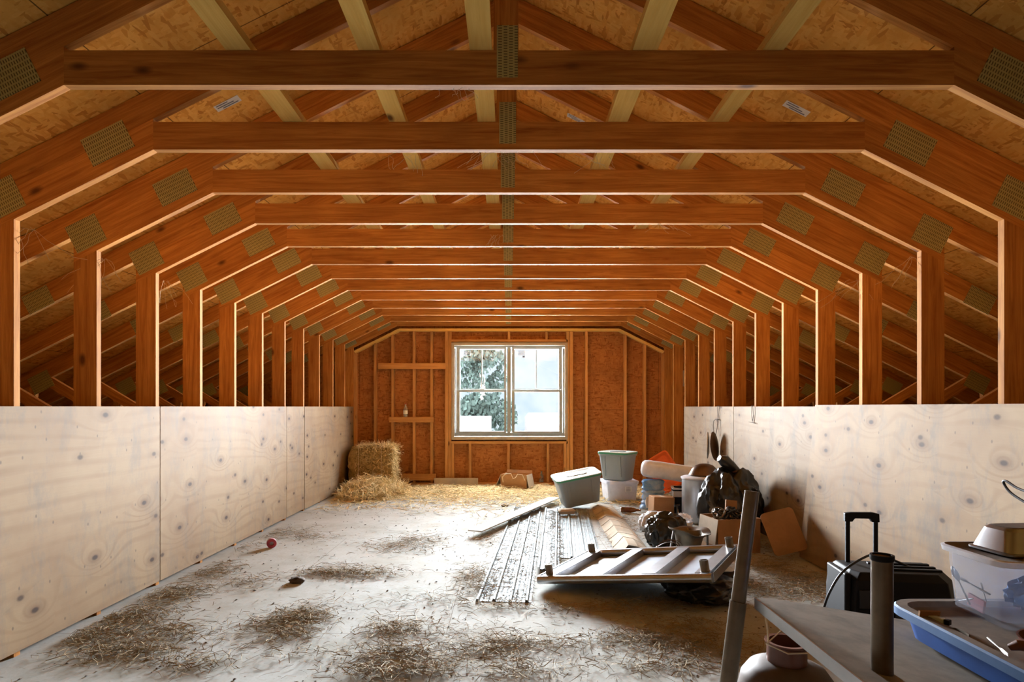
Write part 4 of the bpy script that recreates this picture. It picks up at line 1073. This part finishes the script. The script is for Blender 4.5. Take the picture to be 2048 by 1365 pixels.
a = MB(); a.loops([[m @ Vector((hx0 - .017 + dx, .09 + dy, .652 + dz)) for dx, dz in ((0, 0), (.038, 0), (.05, .018), (.126, .018), (.136, 0), (.174, 0), (.172, .045), (.14, .052), (.03, .05), (0, .045))] for dy in (-.014, .014)]); a.build('grip', M['blackpl'], t, bevel=.004)
for s in (-1, 1):
    a = MB(); a.lathe([(.035, -.012), (.04, -.008), (.04, .008), (.035, .012)], 20, m @ Matrix.Translation((s * .19, .175, .041)) @ Matrix.Rotation(R(90), 4, 'Y')); a.build('wheel', M['rubber'], t, smooth=True)
a = MB(); pts = [P(1648, 1217, 3.06), P(1662, 1180, 3.02), P(1685, 1145, 3.02), P(1720, 1120, 3.06), P(1752, 1109, 3.1), P(1785, 1120, 3.12), P(1815, 1133, 3.12), P(1838, 1140, 3.12), P(1846, 1150, 3.1)]
pts[0].z = max(.19, pts[0].z); pts = [Vector((pts[0].x - .05, 3.02, .006)), Vector((pts[0].x - .03, 3.04, .12))] + pts
def smooth_path(p, n=5):
    out = []
    for i in range(len(p) - 1):
        a0, a1, a2, a3 = p[max(i - 1, 0)], p[i], p[i + 1], p[min(i + 2, len(p) - 1)]
        for k in range(n):
            u = k / n; out.append(.5 * ((2 * a1) + (a2 - a0) * u + (2 * a0 - 5 * a1 + 4 * a2 - a3) * u * u + (3 * a1 - a0 - 3 * a2 + a3) * u ** 3))
    return out + [p[-1]]
a.tube(smooth_path(pts), .006, 8); o = a.build('power_cable', M['rubber'], t, smooth=True)

# ------------------------------------------------------------------ blue tote with dusty lid and the things on it
bx0, bx1, by0, by1, bzr = .957, 1.52, .86, 1.54, .778
bcx, bcy = (bx0 + bx1) / 2, (by0 + by1) / 2; base = SZ(bx0 + .03) + .0035
t = thing('blue_tote', (bcx, bcy, base), 'flat blue plastic tote with dusty sunken lid on the foreground shelf', 'tote')
w, d = bx1 - bx0, by1 - by0
m = Matrix.Translation((bcx, bcy, base))
hh = bzr - base
a = MB(); a.loops([rrect(w - .09, d - .09, .05, 0), rrect(w - .07, d - .07, .055, .006), rrect(w - .045, d - .045, .06, hh - .024)], m); a.build('body', M['blue'], t, smooth=True)
a = MB(); a.loops([rrect(w - .03, d - .03, .06, hh - .026), rrect(w, d, .065, hh - .022), rrect(w, d, .065, hh - .004), rrect(w - .008, d - .008, .062, hh)], m, True, False); a.build('rim', M['bluerim'], t, smooth=True)
a = MB(); a.loops([rrect(w - .009, d - .009, .062, hh), rrect(w - .05, d - .05, .05, hh + .0005), rrect(w - .062, d - .062, .045, hh - .012)], m, False, True); a.build('lid', M['dustbrown'], t, smooth=True, angle=30)
LZ = base + hh - .012 + .0008
def lp(px, py, z=None): return PZ(px, py, (z if z is not None else LZ))
# clear bin
cb0 = Vector((1.103, 1.334, LZ + .001)); cw, cd, chh = .355, .160, .155
c = cb0 + Vector((cw / 2, cd / 2 - .0, 0)); m = Matrix.Translation(c)
t = thing('clear_bin', c, 'clear plastic bin of kitchen utensils standing on the blue tote lid', 'bin')
a = MB(); tub(a, m, cw + .02, cd + .02, chh, .94, .02, .003, .0); a.build('body', M['clear'], t, smooth=True)
a = MB(); a.loops([rrect(cw + .018, cd + .018, .02, chh - .012), rrect(cw + .05, cd + .05, .035, chh - .008), rrect(cw + .055, cd + .055, .037, chh + .004), rrect(cw + .04, cd + .04, .03, chh + .007)], m, False, False); a.build('rim', M['frost'], t, smooth=True)
a = MB(); a.loops([rrect(cw + .04, cd + .04, .03, chh + .0065), rrect(cw + .012, cd + .012, .02, chh + .0005)], m, False, True); a.build('lid', M['dustbrown'], t, smooth=True)
CT = c.z + chh + .001
# utensils inside the clear bin
def utensil(name, p0, p1, lab, kind, mat):
    p0, p1 = Vector(p0), Vector(p1); d = (p1 - p0); L = d.length; d.normalize(); s = d.cross(Vector((0, 1, 0))).normalized(); n = s.cross(d)
    t = thing(name, p0, lab, name.split('_')[-1]); a = MB()
    hl = L * .62; kk = min(1, L / .2)
    a.tube([p0 + d * (hl * k / 5) for k in range(6)], [.004 * kk, .005 * kk, .0045 * kk, .004 * kk, .003 * kk, .0028 * kk], 8); a.build('handle', M[mat], t, smooth=True)
    a = MB()
    if kind == 'fork':
        for k in (-1.5, -.5, .5, 1.5): a.tube([p0 + d * hl, p0 + d * (hl + L * .1) + s * k * .005 * kk, p0 + d * L + s * k * .0055 * kk], [.003 * kk, .0018 * kk, .001 * kk], 6)
    elif kind == 'spoon':
        rings = []
        for k in range(7):
            u = k / 6; ww = (.003 + .016 * math.sin(PI * min(1, u * .93 + .05))) * kk; rings.append([p0 + d * (hl + L * .38 * u) + s * ww * math.cos(q / 10 * 2 * PI) + n * .003 * math.sin(q / 10 * 2 * PI) for q in range(10)])
        a.loops(rings)
    else:
        rings = []
        for k in range(7):
            u = k / 6; ww = (.011 * (1 - u ** 3) + .001) * kk; rings.append([p0 + d * (hl + L * .38 * u) + s * ww * cx + n * .0014 * cy for cx, cy in ((-1, 0), (0, 1), (1, .3), (1, -.3), (0, -1))])
        a.loops(rings)
    a.build('head', M[mat], t, smooth=True); return t
yb = 1.36; B = lambda x, z, y=yb: (c.x - cw / 2 + x, y, c.z + z)
def WP(px, py, x=1.122): return P(px, py, x * F / (px - VX))
utensil('serving_spoon', WP(1940, 1210), WP(1904, 1134), 'dark slim spoon leaning in the back corner of the clear bin', 'spoon', 'zinc')
utensil('carving_fork', WP(1980, 1190, 1.132), WP(1912, 1152, 1.128), 'thin long-handled utensil slanting across inside the clear bin', 'fork', 'zinc')
utensil('table_fork', WP(1973, 1205, 1.136), WP(1962, 1166, 1.134), 'small upright fork beside the red scrap in the clear bin', 'fork', 'zinc')
utensil('butter_knife', WP(1946, 1198, 1.128), WP(1901, 1205, 1.124), 'flat knife lying low in the clear bin', 'knife', 'zinc')
q = WP(1953, 1207, 1.145); a = MB(); a.box(q, (.006, .05, .030), Euler((R(8), 0, 0))); o = a.build('red_scrap', M['red'], loc=q); tag(o, 'faded red plastic scrap inside the clear bin', 'scrap')
a = MB(); blob(a, B(.18, .062, 1.402), (.115, .045, .045), 61, .25, 3, 4); o = a.build('blue_cloth', M['bluefilm'], loc=B(.20, .01, 1.41), smooth=True); tag(o, 'crumpled blue cloth at the bottom of the clear bin', 'cloth')
# loaf pan upside down
c = Vector((1.255, 1.43, CT + .004)); m = Matrix.Translation(c) @ Matrix.Rotation(R(4), 4, 'Z')
t = thing('loaf_pan', c, 'shiny metal loaf pan turned upside down on the clear bin', 'pan')
a = MB(); a.loops([rrect(.25, .125, .02, 0), rrect(.25, .125, .02, .004), rrect(.235, .112, .018, .006), rrect(.205, .085, .02, .052), rrect(.19, .07, .018, .058)], m, True, True); a.build('body', M['steel'], t, smooth=True, angle=30)
a = MB(); a.loops([rrect(.185, .066, .016, .0583), rrect(.175, .058, .016, .0595)], m, False, True); a.build('dusty_base', M['dustbrown'], t)
# brown bowl
c = Vector((1.035, 1.12, LZ + .0005)); m = Matrix.Translation(c)
t = thing('brown_bowl', c, 'brown glazed bowl with a lug at the picture edge on the blue tote', 'bowl')
a = MB(); a.lathe([(.028, 0), (.032, .004), (.055, .03), (.066, .06), (.068, .064), (.064, .064), (.052, .032), (.02, .01), (0, .009)], 36, m); a.build('body', M['clay'], t, smooth=True)
a = MB(); a.tube([m @ Vector((-.062, .0, .055)), m @ Vector((-.08, .006, .055)), m @ Vector((-.088, .015, .047))], [.010, .010, .006], 10); a.build('lug', M['clay'], t, smooth=True)
# loose cutlery and scraps on the lid
def flat_item(name, p0, p1, lab, kind, mat): 
    return utensil(name, p0, p1, lab, kind, mat)
p = lp(2000, 1318, LZ + .006); q = lp(1906, 1257, LZ + .008)
utensil('dinner_knife', p, q, 'long dusty table knife lying on the blue tote lid', 'knife', 'dullsteel')
p = lp(1975, 1276, LZ + .012); q = lp(2016, 1312, LZ + .010)
utensil('white_fork', p, q, 'white plastic fork beside the knife on the blue tote lid', 'fork', 'whitebag')
c = lp(1868, 1238, LZ + .008); m = Matrix.Translation(c) @ Matrix.Rotation(R(-58), 4, 'Z')
t = thing('pocket_lighter', c, 'small grey plastic stub with dark end on the blue tote lid', 'stub')
a = MB(); a.loops([rrect(.045, .016, .006, -.0065), rrect(.045, .016, .006, .0065)], m); a.build('body', M['totelid'], t, bevel=.002)
a = MB(); a.box(m @ Vector((.028, 0, 0)), (.011, .014, .012), m.to_3x3()); a.build('dark_end', M['blackpl'], t, bevel=.002)
c = lp(1858, 1232, LZ + .013); a = MB(); a.box(c, (.045, .006, .024), Euler((R(15), 0, R(-6)))); o = a.build('card_scrap', M['kraft'], loc=c); tag(o, 'small brown card scrap standing at the back of the blue tote lid', 'scrap')

# ------------------------------------------------------------------ things hung on the plywood
hk = 'wire hooks over the plywood edge'
def hook(y, lab, drop):
    x = XR - .004; a = MB(); 
    for k, dy in enumerate((-.03, .03)):
        a.tube(smooth_path([Vector((x + .006, y + dy * .4, TOP + .004)), Vector((x - .003, y + dy, TOP + .006)), Vector((x - .006, y + dy * .9, TOP - .06)), Vector((x - .008, y + .0, TOP - drop))]), .0028, 6)
    a.tube([Vector((x - .008, y + .09, TOP - drop)), Vector((x - .01, y, TOP - drop - .001)), Vector((x - .008, y - .07, TOP - drop - .012))], .0035, 6)
    o = a.build('wire_hook', M['wire'], loc=(x, y, TOP)); tag(o, lab, 'hook', hk)
DH = (XR) * F / (1438 - VX)
hook(DH, 'bent wire hook over the plywood edge holding the hanging pan', .15)
hook(XR * F / (1507 - VX), 'empty bent wire hook over the plywood edge above the black bag', .16)
x = XR - .03; y = DH
t = thing('hanging_pan', (x, y, .7), 'pair of dark oval pans hanging by a wire from the plywood edge', 'pan')
zt = TOP - .15
a = MB(); a.tube(smooth_path([Vector((x + .01, y - .02, zt + .004)), Vector((x - .01, y + .06, zt - .02)), Vector((x - .012, y + .07, zt - .12)), Vector((x - .012, y + .01, zt - .19)), Vector((x - .004, y - .02, zt - .13)), Vector((x + .01, y - .025, zt))]), .004, 6); a.build('wire_loop', M['zinc'], t, smooth=True)
def oval(mb, c, hw, hl, ang, yaw):
    m = Matrix.Translation(c) @ Matrix.Rotation(yaw, 4, 'Z') @ Matrix.Rotation(ang, 4, 'Y')
    rings = []
    for r, dpt in ((.02, -.02), (.6, -.018), (.93, -.006), (1, .0), (.99, .006), (.9, .0), (.55, -.010), (.02, -.012)):
        rings.append([(r * hw * math.cos(q / 28 * 2 * PI), dpt, r * hl * math.sin(q / 28 * 2 * PI)) for q in range(28)])
    mb.loops(rings, m)
a = MB(); oval(a, P(1442, 893, y - .06) + Vector((-.075, 0, 0)), .068, .175, R(-10), R(30)); a.build('front_pan', M['brownpan'], t, smooth=True)
a = MB(); oval(a, P(1430, 891, y - .02) + Vector((-.085, 0, 0)), .05, .16, R(13), R(68)); a.build('back_pan', M['steel'], t, smooth=True)
# black wire loop at the picture edge
a = MB(); x = XR - .062; 
pts = [P(2090, 1030, 2.85), P(2048, 1004, 2.85), P(2020, 985, 2.83), P(2007, 966, 2.82), P(2013, 963, 2.82), P(2035, 977, 2.84), P(2060, 985, 2.86)]
pts = [Vector((XR - .075, (XR - .075) * F / (q[0] - VX), H + (VY - q[1]) * ((XR - .075) * F / (q[0] - VX)) / F)) for q in ((2100, 1034), (2048, 1004), (2020, 985), (2007, 966), (2013, 963), (2035, 977), (2070, 990))]
a.tube(smooth_path(pts), .006, 8); o = a.build('wire_bracket', M['rubber'], loc=pts[0], smooth=True); tag(o, 'bent black wire bracket on the stained plywood above the clear bin', 'bracket')

# ------------------------------------------------------------------ small things on the open floor
c = PZ(543, 1096, 0); t = thing('tape_roll', c, 'small red and white roll lying on the floor by the plywood', 'roll')
m = Matrix.Translation(c + Vector((0, 0, .042))) @ Matrix.Rotation(R(25), 4, 'Z') @ Matrix.Rotation(R(90), 4, 'X')
a = MB(); a.lathe([(.018, -.03), (.041, -.03), (.042, -.026), (.042, .026), (.041, .03), (.018, .03), (.018, -.03)], 28, m); a.build('roll', M['red'], t, smooth=True)
a = MB(); a.lathe([(.0425, -.008), (.0425, .008)], 28, m); a.build('white_band', M['whitebag'], t, smooth=True)
for px, py, r, lab in ((594, 1166, .045, 'dark clod lying alone on the open dusty floor'), (1009, 1014, .035, 'small dark clod on the floor beyond the diagonal plank')):
    c = PZ(px, py, 0); a = MB(); blob(a, c + Vector((0, 0, r * .36)), (r * 1.2, r * .9, r * .5), px, .4, 2, 3); o = a.build('dirt_clod', M['dirt'], loc=c, smooth=True); tag(o, lab, 'clod', 'clods on the floor')

# ------------------------------------------------------------------ cobwebs and hanging hay wisps
rw = random.Random(5)
def wisp(px, py, d, n, sp, ln, lab):
    a = MB(); c = P(px, py, d)
    for _ in range(n):
        p = c + Vector((rw.gauss(0, sp), rw.uniform(-.015, .015), rw.uniform(-.004, .004))); pts = [p]
        dx = rw.gauss(0, .5)
        for k in range(5):
            p = p + Vector((dx * ln / 5 + rw.gauss(0, .006), rw.gauss(0, .004), -ln / 5 * rw.uniform(.2, 1))); pts.append(p)
        a.tube(pts, .0009, 4)
    o = a.build('cobweb', M['lint'], fix=False); tag(o, lab, 'cobweb', kind='stuff')
def td(k): return TR0 + DT * (k - 1)
wisp(995, 305, td(2), 14, .07, .12, 'dusty cobweb under the middle of the second collar beam')
wisp(812, 310, td(2), 7, .04, .14, 'dusty cobweb under the second collar beam, beside a lengthwise board')
wisp(905, 180, td(1), 7, .07, .06, 'dusty cobweb under the nearest collar beam')
wisp(995, 470, td(5) - .03, 12, .06, .14, 'dusty cobweb on the face of the fifth collar beam')
wisp(1330, 440, td(4), 6, .05, .16, 'dusty cobweb at the end of the fourth collar beam')
wisp(1205, 312, td(2), 6, .05, .1, 'dusty cobweb under the second collar beam, over the junk side')
for px, py, d in ((30, 450, td(2)), (192, 512, td(3)), (313, 556, td(4)), (1848, 508, td(3)), (1730, 553, td(4))):
    wisp(px + (14 if px < VX else -14), py + 6, d, 8, .03, .28, 'cobweb strands in the corner of a post at %s knee wall' % ('the hay side' if px < VX else 'the junk side'))

# ------------------------------------------------------------------ outside
b = MB(); b.box((0, 17.5, -3.05), (40, 11, .1)); struct(b.build('ground', M['grass']))
rt = random.Random(9)
def tree(x, y, z, rx, rz, n, lab):
    t = thing('tree', (x, y, -3), lab, 'tree'); a = MB(); a.tube([(x, y, -3), (x + .05, y, z - rz * .3), (x - .1, y, z + rz * .3)], [.16, .12, .05], 8); a.build('trunk', M['bark'], t, smooth=True)
    a = MB()
    for _ in range(n):
        u = Vector((rt.gauss(0, 1), rt.gauss(0, 1), rt.gauss(0, 1))).normalized() * (rt.random() ** .5)
        p = Vector((x + u.x * rx, y + u.y * rx, z + u.z * rz)); k = noise.noise(p * .9)
        if k < -.12: continue
        s = rt.uniform(.05, .12); e = Euler((rt.uniform(0, 6), rt.uniform(0, 6), rt.uniform(0, 6))).to_matrix()
        a.face([p + e @ Vector(v) * s for v in ((-1, -.6, 0), (1, -.6, 0), (1, .6, 0), (-1, .6, 0))])
    a.build('crown', M['leaf'], t, fix=False)
tree(-1.25, 27.5, 2.9, 1.25, 1.5, 2600, 'leafy tree crown seen through the window half nearer the hay bale')
tree(-1.0, 24.0, .75, 1.4, 1.1, 2400, 'low leafy tree right behind the square white trailer outside the window')
def trailer(x0, x1, y, top, lab, slope=.0):
    t = thing('trailer', ((x0 + x1) / 2, y, -3), lab, 'trailer')
    a = MB(); a.prism([(x0, -2.4), (x1, -2.4), (x1, top), (x0 + slope, top), (x0, top - slope * 1.3)], y, y + 2.2); a.build('body', M['trailer'], t)
    for x in (x0 + .5, x1 - .5):
        a = MB(); a.lathe([(.3, -.1), (.3, .1)], 20, Matrix.Translation((x, y + .2, -2.7)) @ Matrix.Rotation(R(90), 4, 'X')); a.build('wheel', M['rubber'], t)
trailer(-2.6, -.62, 19, .95, 'square white trailer outside the window in front of the leafy trees')
trailer(.56, 2.6, 19, 1.06, 'white trailer with sloped nose outside the window, away from the trees', .12)
b = MB(); n = 20; pr = [(-15 + 30 * k / n, (-3 if k in (0, n) else 12.6 + 1.0 * noise.noise((k * .6, 2, 0)))) for k in range(n + 1)]
b.prism([(-15, -3.2), (15, -3.2)] + pr[::-1], 90, 96); struct(b.build('hill_backdrop', M['backdrop']))  # backdrop widened across the window view to cover the bright sky

# ------------------------------------------------------------------ light
FILL_P, FILL_A, FILL_B = 70, 11.0, 19.0  # bright lobes added to the sky ahead of the window to light the interior
W = bpy.data.worlds.new('World'); bpy.context.scene.world = W; W.use_nodes = True
nt = W.node_tree; bg = nt.nodes['Background']
tc = nt.nodes.new('ShaderNodeTexCoord')
def lobe(direction, power, amp):
    dt = nt.nodes.new('ShaderNodeVectorMath'); dt.operation = 'DOT_PRODUCT'; nt.links.new(tc.outputs['Generated'], dt.inputs[0]); dt.inputs[1].default_value = Vector(direction).normalized()
    mx = nt.nodes.new('ShaderNodeMath'); mx.operation = 'MAXIMUM'; nt.links.new(dt.outputs['Value'], mx.inputs[0]); mx.inputs[1].default_value = 0
    pw = nt.nodes.new('ShaderNodeMath'); pw.operation = 'POWER'; nt.links.new(mx.outputs[0], pw.inputs[0]); pw.inputs[1].default_value = power
    ml = nt.nodes.new('ShaderNodeMath'); ml.operation = 'MULTIPLY'; nt.links.new(pw.outputs[0], ml.inputs[0]); ml.inputs[1].default_value = amp
    return ml.outputs[0]
ad = nt.nodes.new('ShaderNodeMath'); ad.operation = 'ADD'; 
a2 = nt.nodes.new('ShaderNodeMath'); a2.operation = 'ADD'; nt.links.new(lobe((0, 1, .115), FILL_P, FILL_A), a2.inputs[0]); nt.links.new(lobe((0, 1, -.2), 11, FILL_B), a2.inputs[1])  # upper lobe added for the floor, lower one for the beam undersides
nt.links.new(a2.outputs[0], ad.inputs[0]); ad.inputs[1].default_value = .8
bg.inputs[0].default_value = (.90, .95, 1.0, 1); nt.links.new(ad.outputs[0], bg.inputs[1])
pl = bpy.data.lights.new('window_portal', 'AREA'); pl.shape = 'RECTANGLE'; pl.size = WX1 - WX0; pl.size_y = WZ1 - WZ0
po = bpy.data.objects.new('window_portal', pl); C.objects.link(po); po.location = ((WX0 + WX1) / 2, D9 + .16, (WZ0 + WZ1) / 2); po.rotation_euler = (-PI / 2, 0, 0)
pl.cycles.is_portal = True

sc = bpy.context.scene
sc.view_settings.view_transform = 'Standard'; sc.view_settings.look = 'None'; sc.view_settings.gamma = 1; sc.view_settings.use_curve_mapping = False
sc.view_settings.exposure = 6.1
sc.cycles.max_bounces = 6; sc.cycles.diffuse_bounces = 5; sc.cycles.glossy_bounces = 4; sc.cycles.transparent_max_bounces = 10; sc.cycles.transmission_bounces = 4
sc.cycles.caustics_reflective = False; sc.cycles.caustics_refractive = False
sc.cycles.use_denoising = True; sc.cycles.use_adaptive_sampling = True; sc.cycles.adaptive_threshold = .04
sc.cycles.sample_clamp_indirect = 6
